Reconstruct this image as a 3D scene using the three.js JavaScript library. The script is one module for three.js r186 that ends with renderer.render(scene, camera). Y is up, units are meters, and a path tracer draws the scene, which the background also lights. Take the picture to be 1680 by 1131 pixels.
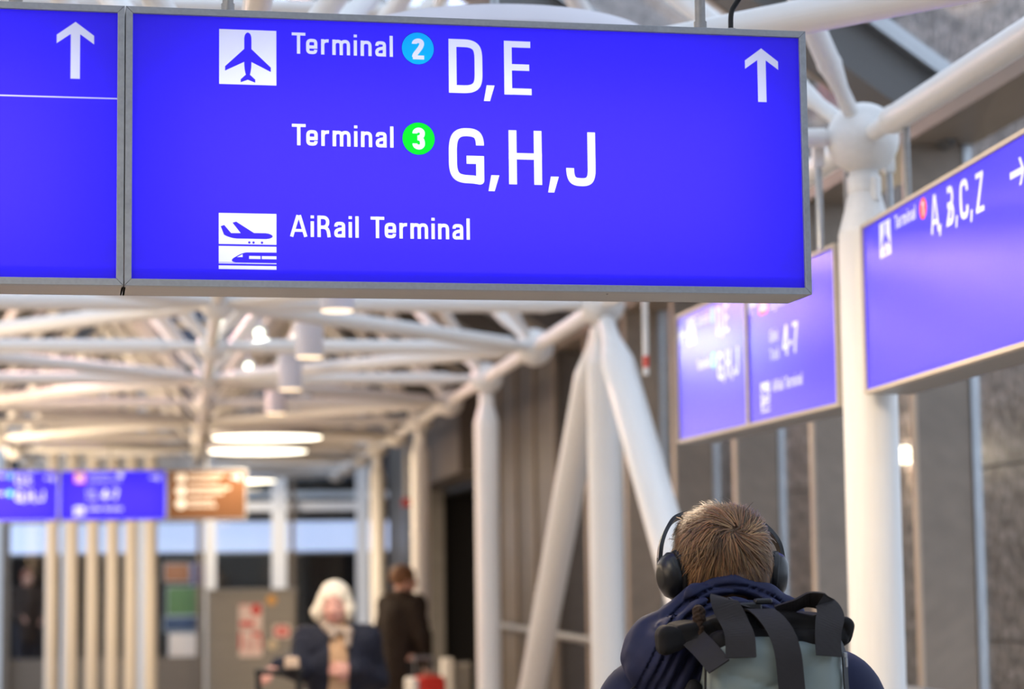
import * as THREE from 'three';
import { RoundedBoxGeometry } from 'three/addons/geometries/RoundedBoxGeometry.js';
import { mergeGeometries } from 'three/addons/utils/BufferGeometryUtils.js';
import { RectAreaLightUniformsLib } from 'three/addons/lights/RectAreaLightUniformsLib.js';
import { ImprovedNoise } from 'three/addons/math/ImprovedNoise.js';

// ---------- camera, sky, large lights, exposure ----------
const EYE = 1.65;
const scene = new THREE.Scene();
const camera = new THREE.PerspectiveCamera(2 * Math.atan(565.5 / 3625.8) * 180 / Math.PI, 1680 / 1131, 0.05, 300);
camera.position.set(0, EYE, 0);
camera.rotation.set(0.1011, -0.1489, -0.012, 'YXZ');
camera.focus = 4.04;
camera.userData.fStop = 3.3;
const renderer = new THREE.WebGLRenderer({ antialias: true });
renderer.toneMapping = THREE.LinearToneMapping;
renderer.toneMappingExposure = 1.0;
renderer.shadowMap.enabled = true;
RectAreaLightUniformsLib.init();
scene.background = new THREE.Color(0.72, 0.8, 0.98).multiplyScalar(2.8);   // even overcast sky
const WARM = new THREE.Color(1.0, 0.77, 0.52), PENDANT = 40, LEFTLIGHT = 6, BACKLIGHT = 2.7;

// ---------- helpers ----------
const V = (x, y, z) => new THREE.Vector3(x, y, z);
const names = {};
function numbered(n) { const k = names[n] = (names[n] ?? -1) + 1; return k ? `${n}_${String(k).padStart(3, '0')}` : n; }
let seed = 7;
const rnd = () => { seed = (seed * 1664525 + 1013904223) >>> 0; return seed / 4294967296; };
const noise = new ImprovedNoise();
const N3 = (x, y, z) => noise.noise(x, y, z), rid = (x, y, z, p = 5) => (1 - Math.min(1, Math.abs(noise.noise(x, y, z)) * 1.6)) ** p;
function add(o, parent = scene) { parent.add(o); return o; }
function thing(name, label, category, [x, y, z] = [0, 0, 0], turn = 0, group) {
  const o = new THREE.Group(); o.name = numbered(name); o.position.set(x, y, z); o.rotation.y = turn;
  o.userData = { label, category }; if (group) o.userData.group = group;
  scene.add(o); return o;
}
function structure(name) { const o = new THREE.Group(); o.name = name; o.userData.kind = 'structure'; scene.add(o); return o; }
function clean(g) { const q = g.index ? g.toNonIndexed() : g; for (const k of Object.keys(q.attributes)) if (!['position', 'normal', 'uv', 'color'].includes(k)) q.deleteAttribute(k); if (!q.attributes.uv) q.setAttribute('uv', new THREE.BufferAttribute(new Float32Array(q.attributes.position.count * 2), 2)); return q; }
const join = (gs) => gs.length === 1 ? gs[0] : mergeGeometries(gs.map(clean));
function part(name, geos, mat, parent, label) {
  const m = new THREE.Mesh(Array.isArray(geos) ? join(geos) : geos, mat);
  m.name = name; m.castShadow = m.receiveShadow = true; if (label) m.userData.label = label;
  parent.add(m); return m;
}
function solo(name, geos, mat, label, category, group) {
  const m = part(numbered(name), geos, mat, scene); m.userData = { label, category }; if (group) m.userData.group = group; return m;
}
function box(w, h, d, x = 0, y = 0, z = 0, r = 0) {
  const g = r ? new RoundedBoxGeometry(w, h, d, 2, r) : new THREE.BoxGeometry(w, h, d);
  return g.translate(x, y, z);
}
const UPV = V(0, 1, 0);
function along(g, a, b) { // geometry built along +y from 0, laid from a towards b
  const d = b.clone().sub(a), q = new THREE.Quaternion().setFromUnitVectors(UPV, d.normalize());
  return g.applyQuaternion(q).translate(a.x, a.y, a.z);
}
function rod(a, b, r, seg = 16, r2 = r) { const L = a.distanceTo(b); return along(new THREE.CylinderGeometry(r2, r, L, seg).translate(0, L / 2, 0), a, b); }
function lathe(pts, seg = 32) { return new THREE.LatheGeometry(pts.map(([r, y]) => new THREE.Vector2(r, y)), seg); }
function ribbon(pts, wide, w, th, n = 24) { // a strap: pts centre line, wide(t) direction across, w(t) width
  const c = new THREE.CatmullRomCurve3(pts), pos = [], uv = [], idx = [];
  const W = typeof w === 'function' ? w : () => w;
  for (let i = 0; i <= n; i++) {
    const t = i / n, p = c.getPoint(t), tg = c.getTangent(t), a = (typeof wide === 'function' ? wide(t) : wide.clone()).normalize();
    a.addScaledVector(tg, -a.dot(tg)).normalize(); const nn = a.clone().cross(tg).normalize();
    for (const [u, v] of [[-1, -1], [-.94, 1], [.94, 1], [1, -1]]) { const q = p.clone().addScaledVector(a, u * W(t) / 2).addScaledVector(nn, v * th / 2); pos.push(q.x, q.y, q.z); uv.push(u * W(t) / 2, t * c.getLength()); }
  }
  for (let i = 0; i < n; i++) for (let k = 0; k < 4; k++) { const a = i * 4 + k, b = i * 4 + (k + 1) % 4; idx.push(a, b, a + 4, b, b + 4, a + 4); }
  idx.push(0, 2, 1, 0, 3, 2); const e = n * 4; idx.push(e, e + 1, e + 2, e, e + 2, e + 3);
  const g = new THREE.BufferGeometry(); g.setAttribute('position', new THREE.Float32BufferAttribute(pos, 3)); g.setAttribute('uv', new THREE.Float32BufferAttribute(uv, 2)); g.setIndex(idx);
  const q = g.toNonIndexed(); q.computeVertexNormals(); return q;
}
const tube = (pts, r, n = 40, s = 10) => new THREE.TubeGeometry(new THREE.CatmullRomCurve3(pts), n, r, s);
// signed distance fields and a surface-nets mesher
const smin = (a, b, k) => { const h = Math.max(k - Math.abs(a - b), 0) / k; return Math.min(a, b) - h * h * k / 4; };
const smax = (a, b, k) => -smin(-a, -b, k);
function cap(ax, ay, az, bx, by, bz, ra, rb = ra) {
  const dx = bx - ax, dy = by - ay, dz = bz - az, L = dx * dx + dy * dy + dz * dz || 1e-9;
  return (x, y, z) => { const px = x - ax, py = y - ay, pz = z - az; let t = (px * dx + py * dy + pz * dz) / L; t = t < 0 ? 0 : t > 1 ? 1 : t; return Math.hypot(px - t * dx, py - t * dy, pz - t * dz) - ra - (rb - ra) * t; };
}
const capV = (a, b, ra, rb) => cap(...a, ...b, ra, rb);
function ell(cx, cy, cz, rx, ry, rz) { const m = Math.min(rx, ry, rz); return (x, y, z) => { const k = Math.hypot((x - cx) / rx, (y - cy) / ry, (z - cz) / rz), k2 = Math.hypot((x - cx) / rx / rx, (y - cy) / ry / ry, (z - cz) / rz / rz); return k2 < 1e-6 ? -m : k * (k - 1) / k2; }; }
const uni = (fs, k) => (x, y, z) => { let d = fs[0](x, y, z); for (let i = 1; i < fs.length; i++) d = smin(d, fs[i](x, y, z), k); return d; };
function nets(f, lo, hi, cell) {
  const n = [0, 1, 2].map(i => Math.ceil((hi[i] - lo[i]) / cell) + 1), [nx, ny, nz] = n, F = new Float32Array(nx * ny * nz), id = (i, j, k) => i + nx * (j + ny * k);
  for (let k = 0; k < nz; k++) for (let j = 0; j < ny; j++) for (let i = 0; i < nx; i++) F[id(i, j, k)] = f(lo[0] + i * cell, lo[1] + j * cell, lo[2] + k * cell);
  const vid = new Int32Array(nx * ny * nz).fill(-1), pos = [], nor = [], idx = [];
  for (let k = 0; k < nz - 1; k++) for (let j = 0; j < ny - 1; j++) for (let i = 0; i < nx - 1; i++) {
    let c = 0, sx = 0, sy = 0, sz = 0; const b = id(i, j, k), cv = [];
    for (let q = 0; q < 8; q++) cv.push(F[b + (q & 1) + nx * ((q >> 1 & 1) + ny * (q >> 2))]);
    for (const [p, q] of EDGES) if ((cv[p] < 0) !== (cv[q] < 0)) { const t = cv[p] / (cv[p] - cv[q]); c++; sx += (p & 1) + t * ((q & 1) - (p & 1)); sy += (p >> 1 & 1) + t * ((q >> 1 & 1) - (p >> 1 & 1)); sz += (p >> 2) + t * ((q >> 2) - (p >> 2)); }
    if (!c) continue;
    const x = lo[0] + (i + sx / c) * cell, y = lo[1] + (j + sy / c) * cell, z = lo[2] + (k + sz / c) * cell, e = cell * .5;
    vid[b] = pos.length / 3; pos.push(x, y, z);
    let gx = f(x + e, y, z) - f(x - e, y, z), gy = f(x, y + e, z) - f(x, y - e, z), gz = f(x, y, z + e) - f(x, y, z - e); const gl = Math.hypot(gx, gy, gz) || 1; nor.push(gx / gl, gy / gl, gz / gl);
  }
  const S = [1, nx, nx * ny];
  for (let k = 1; k < nz - 1; k++) for (let j = 1; j < ny - 1; j++) for (let i = 1; i < nx - 1; i++) {
    const b = id(i, j, k);
    for (let a = 0; a < 3; a++) { const in0 = F[b] < 0, in1 = F[b + S[a]] < 0; if (in0 === in1) continue; const u = S[(a + 1) % 3], v = S[(a + 2) % 3], A = vid[b], B = vid[b - u], C = vid[b - u - v], D = vid[b - v]; if (A < 0 || B < 0 || C < 0 || D < 0) continue; in0 ? idx.push(A, B, C, A, C, D) : idx.push(A, C, B, A, D, C); }
  }
  const g = new THREE.BufferGeometry(); g.setAttribute('position', new THREE.Float32BufferAttribute(pos, 3)); g.setAttribute('normal', new THREE.Float32BufferAttribute(nor, 3)); g.setIndex(idx);
  const uv = []; for (let i = 0; i < pos.length; i += 3) uv.push(pos[i] + pos[i + 2] * .7, pos[i + 1]); g.setAttribute('uv', new THREE.Float32BufferAttribute(uv, 2));
  return g;
}
const EDGES = [[0, 1], [2, 3], [4, 5], [6, 7], [0, 2], [1, 3], [4, 6], [5, 7], [0, 4], [1, 5], [2, 6], [3, 7]];

// ---------- materials ----------
const lin = (r, g, b) => new THREE.Color().setRGB(r, g, b);
function grainTex(size, fn, srgb = true) {
  const d = new Uint8Array(size * size * 4);
  for (let j = 0; j < size; j++) for (let i = 0; i < size; i++) { const c = fn(i / size, j / size); for (let k = 0; k < 3; k++) d[(j * size + i) * 4 + k] = Math.max(0, Math.min(255, Array.isArray(c) ? c[k] : c)); d[(j * size + i) * 4 + 3] = 255; }
  const t = new THREE.DataTexture(d, size, size); t.wrapS = t.wrapT = THREE.RepeatWrapping; t.magFilter = THREE.LinearFilter; t.minFilter = THREE.LinearMipmapLinearFilter; if (srgb) t.colorSpace = THREE.SRGBColorSpace; t.needsUpdate = true; return t;
}
// periodic noise so that textures tile
const pn = (u, v, f, s = 0) => { const a = u * 2 * Math.PI, b = v * 2 * Math.PI, r = f / (2 * Math.PI); return N3(Math.cos(a) * r + s, Math.sin(a) * r + Math.cos(b) * r, Math.sin(b) * r + s * 1.7); };
const paintTex = grainTex(256, (u, v) => 236 + 7 * pn(u, v, 9) + 5 * pn(u, v, 40, 3) + (rnd() - .5) * 6);
const weaveTex = grainTex(256, (u, v) => 128 + 60 * Math.sin(u * 2 * Math.PI * 64) * Math.sin(v * 2 * Math.PI * 64) + (rnd() - .5) * 50, false);
const brushTex = grainTex(256, (u, v) => 225 + 14 * pn(u * .05, v, 60, 2) + (rnd() - .5) * 14);
const graniteTex = grainTex(512, (u, v) => { const a = pn(u, v, 9, 5), b = pn(u, v, 24, 1), c = (rnd() - .5) * 40, k = 116 + 95 * a + 70 * b + c, w = 10 * pn(u, v, 22, 9); return [k + 12 + w, k + 1, k - 5 - w]; });
const std = (o) => new THREE.MeshStandardMaterial(o), phy = (o) => new THREE.MeshPhysicalMaterial(o);
const M = {
  white: std({ color: lin(.83, .82, .8), map: paintTex, roughness: .42 }),
  whitePost: std({ color: lin(.93, .94, .96), roughness: .5 }),
  rafter: std({ color: lin(.13, .13, .13), map: brushTex, roughness: .5 }),
  brown: std({ color: lin(.285, .235, .188), map: brushTex, roughness: .45, metalness: .2 }),
  cladding: std({ color: lin(.125, .105, .088), map: brushTex, roughness: .45, metalness: .2 }),
  frameWarmLit: std({ color: lin(.66, .57, .47), map: brushTex, roughness: .5, metalness: .2 }),  // cream sign frame; warm light from the left partly put into the colour
  fascia: std({ color: lin(.12, .1, .09), map: brushTex, roughness: .6 }),
  brownDark: std({ color: lin(.07, .06, .052), roughness: .6 }),
  warmEdge: std({ color: lin(.42, .33, .25), roughness: .4, metalness: .3 }),
  silver: std({ color: lin(.46, .48, .5), map: brushTex, roughness: .33, metalness: .75 }),
  frame: std({ color: lin(.36, .39, .43), map: brushTex, roughness: .5, metalness: .35 }),
  housing: std({ color: lin(.36, .35, .34), map: brushTex, roughness: .42, metalness: .35 }),
  inner: std({ color: lin(.85, .85, .85), roughness: .8 }),
  black: phy({ color: lin(.008, .008, .009), roughness: .5, specularIntensity: .5 }),
  blackGloss: phy({ color: lin(.007, .0075, .009), roughness: .34, specularIntensity: .7 }),
  glass: phy({ color: lin(.93, .96, .97), transmission: 1, thickness: 0, roughness: 0, ior: 1.5, side: THREE.DoubleSide }),
  granite: std({ color: lin(.9, .9, .92), map: graniteTex, roughness: .5 }),
  joint: std({ color: lin(.05, .045, .04), roughness: .9 }),
  floor: std({ color: lin(.46, .39, .32), map: paintTex, roughness: .35 }),
  ceilingPanel: std({ color: lin(.42, .36, .31), map: paintTex, roughness: .8 }),
  backdropWall: std({ color: lin(.035, .042, .06), roughness: .7 }),
  plaster: std({ color: lin(.72, .66, .58), map: paintTex, roughness: .85 }),
  dark: std({ color: lin(.035, .033, .035), roughness: .8 }),
  slate: std({ color: lin(.1, .115, .15), roughness: .7 }),
  lampShell: std({ color: lin(.52, .5, .54), roughness: .5 }),
  lampGlow: std({ color: lin(.9, .88, .82), roughness: .6, emissive: lin(1, .9, .7), emissiveIntensity: 5 }),
  skin: std({ color: lin(.62, .33, .24), roughness: .55 }),
  red: std({ color: lin(.62, .03, .015), roughness: .4 }),
  whitePole: std({ color: lin(.84, .79, .71), map: paintTex, roughness: .45 }),
  metalGrey: std({ color: lin(.4, .385, .36), map: brushTex, roughness: .45, metalness: .2 }),
};
// ---------- print for the lit signs: condensed lettering drawn as strokes; units are millimetres on the sign ----------
const X0 = .27; // top of small letters, capitals being 1 high
function glyphs(c, s) {
  const h = s / 2, bar = (x, y, w, q) => c.fillRect(x, y, w, q);
  const st = (f) => { c.beginPath(); f(); c.stroke(); };
  const arch = (x0, x1, y, down) => { c.moveTo(x0, down); c.lineTo(x0, y + .2); c.bezierCurveTo(x0, y + .02, (x0 + x1) / 2 - .06, y, (x0 + x1) / 2 + .01, y); c.bezierCurveTo(x1 - .03, y, x1, y + .07, x1, y + .2); c.lineTo(x1, down); };
  return {
    T: [.64, w => { bar(0, 0, w, s * .9); bar(w / 2 - h, 0, s, 1); }],
    e: [.53, w => st(() => { c.moveTo(h, .66); c.lineTo(w - h, .66); c.lineTo(w - h, .5); c.bezierCurveTo(w - h, X0 + h, w * .7, X0 + h, w / 2, X0 + h); c.bezierCurveTo(w * .3, X0 + h, h, X0 + h + .02, h, .52); c.lineTo(h, .76); c.bezierCurveTo(h, 1 - h, w * .32, 1 - h, w / 2, 1 - h); c.bezierCurveTo(w * .7, 1 - h, w - h * 1.1, 1 - h, w - h, .78); })],
    r: [.36, w => { bar(0, X0, s, 1 - X0); st(() => { c.moveTo(h, .55); c.bezierCurveTo(h, X0 + h, w * .7, X0 + h * .9, w, X0 + h); }); }],
    n: [.52, w => { bar(0, X0, s, 1 - X0); st(() => arch(h, w - h, X0 + h, 1)); }],
    m: [.83, w => { bar(0, X0, s, 1 - X0); st(() => arch(h, w / 2, X0 + h, 1)); st(() => arch(w / 2, w - h, X0 + h, 1)); }],
    i: [s, w => { bar(0, X0, s, 1 - X0); bar(0, 0, s, s * .85); }],
    l: [s, w => bar(0, 0, s, 1)],
    a: [.51, w => st(() => { c.moveTo(h, .5); c.bezierCurveTo(h, X0 + h, w * .3, X0 + h, w * .5, X0 + h); c.bezierCurveTo(w * .75, X0 + h, w - h, X0 + h + .02, w - h, .48); c.lineTo(w - h, 1); c.moveTo(w - h, .58); c.bezierCurveTo(w * .6, .64, h, .6, h, .8); c.bezierCurveTo(h, 1 - h * .7, w * .3, 1 - h, w * .45, 1 - h); c.bezierCurveTo(w * .7, 1 - h, w - h, .93, w - h, .78); })],
    A: [.78, w => { st(() => { c.moveTo(h * .8, 1); c.lineTo(w / 2 - h * .35, 0); c.moveTo(w - h * .8, 1); c.lineTo(w / 2 + h * .35, 0); }); bar(w * .25, .64, w * .5, s * .85); }],
    R: [.62, w => { bar(0, 0, s, 1); st(() => { c.moveTo(h, h); c.lineTo(w * .45, h); c.bezierCurveTo(w - h, h, w - h, .52, w * .45, .54); c.lineTo(h, .54); c.moveTo(w * .5, .54); c.bezierCurveTo(w * .8, .58, w * .82, .7, w - h, 1); }); }],
    D: [.625, w => st(() => { c.moveTo(h, h); c.lineTo(w * .45, h); c.bezierCurveTo(w * .88, h, w - h, .2, w - h, .42); c.lineTo(w - h, .58); c.bezierCurveTo(w - h, .8, w * .88, 1 - h, w * .45, 1 - h); c.lineTo(h, 1 - h); c.closePath(); })],
    E: [.51, w => { bar(0, 0, s, 1); bar(0, 0, w - .015, s * .82); bar(0, .43, w - .04, s * .82); bar(0, 1 - s * .82, w, s * .82); }],
    F: [.51, w => { bar(0, 0, s, 1); bar(0, 0, w, s * .82); bar(0, .43, w - .04, s * .82); }],
    G: [.64, w => st(() => { c.moveTo(w - h, .31); c.bezierCurveTo(w - h, .1, w * .75, h, w / 2, h); c.bezierCurveTo(w * .2, h, h, .18, h, .42); c.lineTo(h, .62); c.bezierCurveTo(h, .88, w * .25, 1 - h, w * .58, 1 - h); c.bezierCurveTo(w * .8, 1 - h, w - h, .96, w - h, .94); c.lineTo(w - h, .5 + h); c.lineTo(w * .5, .5 + h); })],
    C: [.62, w => st(() => { c.moveTo(w - h, .32); c.bezierCurveTo(w - h, .1, w * .75, h, w / 2, h); c.bezierCurveTo(w * .2, h, h, .18, h, .42); c.lineTo(h, .6); c.bezierCurveTo(h, .85, w * .25, 1 - h, w * .5, 1 - h); c.bezierCurveTo(w * .78, 1 - h, w - h, .88, w - h, .68); })],
    H: [.615, w => { bar(0, 0, s, 1); bar(w - s, 0, s, 1); bar(0, .42, w, s * .8); }],
    J: [.55, w => st(() => { c.moveTo(w - h, 0); c.lineTo(w - h, .68); c.bezierCurveTo(w - h, .9, w * .75, 1 - h, w * .52, 1 - h); c.bezierCurveTo(w * .25, 1 - h, h, .9, h, .67); })],
    B: [.62, w => st(() => { c.moveTo(h, h); c.lineTo(w * .5, h); c.bezierCurveTo(w - h * 1.3, h, w - h * 1.3, .48, w * .5, .48); c.lineTo(h, .48); c.moveTo(w * .5, .48); c.bezierCurveTo(w - h * .8, .48, w - h * .8, 1 - h, w * .5, 1 - h); c.lineTo(h, 1 - h); c.closePath(); })],
    Z: [.58, w => { bar(.02, 0, w - .03, s * .85); bar(0, 1 - s * .85, w, s * .85); st(() => { c.moveTo(w - h * 1.1, h); c.lineTo(h * 1.1, 1 - h); }); }],
    ',': [.2, w => { c.beginPath(); c.moveTo(.07, .84); c.lineTo(.22, .84); c.lineTo(.13, 1.135); c.lineTo(.015, 1.135); c.fill(); }],
    '-': [.3, w => bar(0, .55, w, s * .85)],
    ' ': [.24, () => 0],
    1: [.38, w => { bar(w - s, 0, s, 1); st(() => { c.moveTo(0, .22); c.lineTo(w - h, h * .8); }); }],
    2: [.56, w => { st(() => { c.moveTo(h, .3); c.bezierCurveTo(h, .02 + h, w - h, .02 + h * .6, w - h, .28); c.bezierCurveTo(w - h, .5, h, .72, h * 1.1, 1 - h); }); bar(h * .4, 1 - s * .85, w - h * .4, s * .85); }],
    3: [.56, w => st(() => { c.moveTo(h, .27); c.bezierCurveTo(h, h * .6, w - h, h * .6, w - h, .26); c.bezierCurveTo(w - h, .42, w * .6, .47, w * .4, .47); c.bezierCurveTo(w * .7, .47, w - h, .55, w - h, .73); c.bezierCurveTo(w - h, 1.04 - h, h, 1.04 - h, h, .72); })],
    4: [.62, w => { bar(w - s * 1.5, 0, s, 1); bar(0, .64, w, s * .85); st(() => { c.moveTo(w - s * 1.2, 0); c.lineTo(h, .7); }); }],
    7: [.56, w => { bar(0, 0, w, s * .85); st(() => { c.moveTo(w - h * 1.1, h); c.bezierCurveTo(w * .6, .45, w * .42, .7, w * .4, 1); }); }],
  };
}
function text(c, str, x, y, capH, weight, gap, stretch = 1) {
  c.save(); c.translate(x, y); c.scale(capH * stretch, capH); c.lineWidth = weight; c.lineCap = 'butt'; c.lineJoin = 'miter';
  const g = glyphs(c, weight);
  for (const ch of str) { const [w, f] = g[ch]; f(w); c.translate(w + gap - (ch === 'T' ? .14 : 0), 0); }
  c.restore();
}
const poly = (c, pts) => { c.beginPath(); pts.forEach(([x, y], i) => i ? c.lineTo(x, y) : c.moveTo(x, y)); c.closePath(); c.fill(); };
const BLUE = '#3626f6', WHITE = '#dbe0f2';
function arrowUp(c, x, y) { poly(c, [[x, y], [x + 33.5, y + 25], [x + 33.5, y + 41.5], [x + 8.6, y + 23.5], [x + 8.6, y + 105.5], [x - 8.6, y + 105.5], [x - 8.6, y + 23.5], [x - 33.5, y + 41.5], [x - 33.5, y + 25]]); }
function arrowSide(c, x, y, dir) { c.save(); c.translate(x, y); c.rotate(dir * Math.PI / 2); arrowUp(c, 0, -52); c.restore(); }
function planeIcon(c, x, y, k = 1) { // white square with a plane seen from above
  c.save(); c.translate(x, y); c.scale(k, 1); c.fillStyle = WHITE; c.fillRect(0, 0, 105, 103); c.fillStyle = BLUE;
  c.beginPath(); c.moveTo(52.5, 5); c.bezierCurveTo(57, 6, 59, 11, 59, 18); c.lineTo(59, 36); c.lineTo(94.5, 69.5); c.lineTo(94.5, 77.5); c.lineTo(59, 60); c.bezierCurveTo(59, 70, 58, 78, 56.2, 84); c.lineTo(66, 93); c.lineTo(66, 98.5); c.lineTo(52.5, 93.5); c.lineTo(39.5, 98.5); c.lineTo(39.5, 93); c.lineTo(49, 84); c.bezierCurveTo(47, 78, 46, 70, 46, 60); c.lineTo(11, 77.5); c.lineTo(11, 69.5); c.lineTo(46, 36); c.lineTo(46, 18); c.bezierCurveTo(46, 11, 48, 6, 52.5, 5); c.fill();
  c.restore(); c.fillStyle = WHITE;
}
function railIcon(c, x, y) { // plane over train
  c.save(); c.translate(x, y); c.fillStyle = WHITE; c.fillRect(0, 0, 105, 57.3); c.fillRect(0, 60.6, 105, 32.4); c.fillRect(0, 96.4, 105, 6.9); c.fillStyle = BLUE;
  c.beginPath(); c.moveTo(3.6, 24.5); c.lineTo(10, 22.3); c.lineTo(22.5, 37); c.lineTo(40, 36.6); c.lineTo(25, 17.6); c.lineTo(31.6, 15.6); c.lineTo(64, 36); c.lineTo(85, 36); c.bezierCurveTo(92, 36.4, 98, 39, 98, 41.6); c.bezierCurveTo(98, 45, 90, 46.8, 84, 46.8); c.lineTo(33, 46.8); c.bezierCurveTo(24, 46.5, 14, 43, 9.6, 40); c.closePath(); c.fill();
  for (const px of [55.5, 63.2, 78.6]) { c.beginPath(); c.arc(px, 53.6, 2.1, 0, 7); c.fill(); }
  c.beginPath(); c.moveTo(105, 71.6); c.lineTo(52, 72); c.bezierCurveTo(43, 72.5, 36, 77, 28, 82); c.bezierCurveTo(22, 86, 22, 90.2, 33, 90.6); c.lineTo(105, 90.6); c.closePath(); c.fill();
  c.fillStyle = WHITE; c.fillRect(55, 78.2, 21, 5.8); c.fillRect(78, 78.2, 27, 5.8); poly(c, [[32.6, 81], [43.4, 75.2], [43.6, 80.8]]); c.fillStyle = BLUE; c.fillRect(0, 90.7, 105, .6);
  c.restore(); c.fillStyle = WHITE;
}
function disc(c, x, y, rx, ry, colour, digit, dim) {
  c.fillStyle = '#1b1690'; c.beginPath(); c.ellipse(x, y, rx + 1, ry + 1, 0, 0, 7); c.fill();
  c.fillStyle = colour; c.beginPath(); c.ellipse(x, y, rx, ry, 0, 0, 7); c.fill();
  c.fillStyle = c.strokeStyle = WHITE; text(c, digit, x - (digit === '1' ? 9 : 11.6), y - 21, 42, .22, 0);
}
function plain(c, str, x, y, size, k = .72) { c.save(); c.translate(x, y); c.scale(k, 1); c.font = `${size}px sans-serif`; c.fillText(str, 0, 0); c.restore(); }
const SMALL = [41, .178, .15];
function signTexture(w, h, px, draw, base = BLUE) {
  const cv = document.createElement('canvas'); cv.width = px; cv.height = Math.round(px * h / w);
  const c = cv.getContext('2d'), k = px / (w * 1000); c.scale(k, k); c.fillStyle = base; c.fillRect(0, 0, w * 1000 + 2, h * 1000 + 2); c.fillStyle = c.strokeStyle = WHITE;
  c.translate(-FR * 1000, -FR * 1000); draw(c);
  const t = new THREE.CanvasTexture(cv); t.colorSpace = THREE.SRGBColorSpace; t.anisotropy = 8; return t;
}
const FR = .0128, SIGN_H = .5136;
const rowTerminal = (c, x, y, n, colour, letters, xl, ty = 0) => { text(c, 'Terminal', x, y + ty, 40, .158, .165); disc(c, x + 236, y + 22, 30.3, 30.3, colour, n); text(c, letters, xl, y + 1, 103, .158, .0); };
const prints = {
  main(c) {
    arrowUp(c, 1208, 35); planeIcon(c, 169.2, 34.8); railIcon(c, 168.9, 377);
    text(c, 'Terminal', 302.3, 36.4, 40, .158, .165); disc(c, 538.2, 58.6, 30.3, 30.3, '#00adff', '2');
    text(c, 'D', 596.2, 38, 103, .147, 0); text(c, ',', 661, 38, 103, .147, 0); text(c, 'E', 702, 38, 103, .147, 0);
    text(c, 'Terminal', 302.3, 208.2, 40, .158, .165); disc(c, 538.2, 229.8, 30.3, 30.3, '#00d420', '3');
    text(c, 'G', 595, 207.4, 104.5, .147, 0); text(c, ',', 668, 209, 103, .147, 0); text(c, 'H', 709, 209, 103, .147, 0); text(c, ',', 782, 209, 103, .147, 0); text(c, 'J', 819, 209, 103.5, .147, 0);
    text(c, 'AiRail Terminal', 299, 378.4, 40, .158, .155);
  },
  left(c) { arrowUp(c, 1208, 31); c.fillRect(0, 169.5, 1300, 2.6); },
  right(c) {
    planeIcon(c, 188, 26, 1.12); text(c, 'Terminal', 350, 28, 40, .18, .13, 1.16); disc(c, 632, 52, 34, 30.3, '#ff4a22', '1');
    text(c, 'A', 702, 32, 104, .16, 0, .92); text(c, ',', 772, 32, 104, .16, 0); text(c, 'B', 843, 32, 104, .16, 0, 1.08); text(c, ',', 916, 32, 104, .16, 0); text(c, 'C', 958, 35, 104, .16, 0, 1.12); text(c, ',', 1040, 37, 104, .16, 0); text(c, 'Z', 1090, 40, 102, .16, 0, 1.1);
    arrowSide(c, 1410, 93, 1);
  },
  trains(dir) {
    return (c) => {
      const x = 150; arrowSide(c, dir < 0 ? 66 : 955, 82, dir);
      c.fillStyle = '#f0203a'; c.beginPath(); c.roundRect(x, 28, 106, 104, 14); c.fill(); c.fillStyle = WHITE; c.beginPath(); c.roundRect(x + 14, 41, 78, 78, 6); c.fill(); c.fillStyle = '#f0203a'; plain(c, 'DB', x + 22, 102, 62, .75);
      c.fillStyle = WHITE; plain(c, 'Fernbahnhof', 275, 66, 52, .8); plain(c, 'Long distance trains', 275, 124, 48, .78); c.beginPath(); c.arc(605, 50, 31, 0, 7); c.fill();
      plain(c, 'Gleis', 270, 238, 54, .84); plain(c, 'Track', 270, 302, 54, .84); text(c, '4-7', 422, 198, 103, .17, .12, .95);
      railIcon(c, x, 370); text(c, 'AiRail Terminal', 292, 371, 40, .158, .155);
    };
  },
  gates(dir) {
    return (c) => {
      const x = dir < 0 ? 165 : 150; arrowSide(c, dir < 0 ? 66 : 912, 84, dir); planeIcon(c, x, 34);
      text(c, 'Terminal', x + 133, 36, 40, .158, .165); disc(c, x + 369, 58, 30.3, 30.3, '#00adff', '2'); text(c, 'D', x + 427, 38, 103, .147, 0); text(c, ',', x + 492, 38, 103, .147, 0); text(c, 'E', x + 533, 38, 103, .147, 0);
      text(c, 'Terminal', x + 133, 208, 40, .158, .165); disc(c, x + 369, 230, 30.3, 30.3, '#00d420', '3'); text(c, 'G', x + 426, 207, 104, .16, 0); text(c, ',', x + 499, 209, 103, .147, 0); text(c, 'H', x + 540, 209, 103, .147, 0); text(c, ',', x + 613, 209, 103, .147, 0); text(c, 'J', x + 650, 209, 103, .147, 0);
    };
  },
  services(c) {
    arrowSide(c, 690, 84, 1); c.fillStyle = '#efe6d8';
    [[88, 340, 300], [218, 430, 360], [348, 250, 270]].forEach(([y, w, w2], i) => { c.beginPath(); i ? c.arc(140, y, 54, 0, 7) : c.roundRect(92, y - 46, 96, 88, 10); c.fill(); for (let k = 0; k < w; k += 24) c.fillRect(212 + k, y - 44 + (k % 3) * 3, 13, 34); for (let k = 0; k < w2; k += 24) c.fillRect(212 + k, y + 8 + (k % 5), 13, 30); });
  },
};
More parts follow.
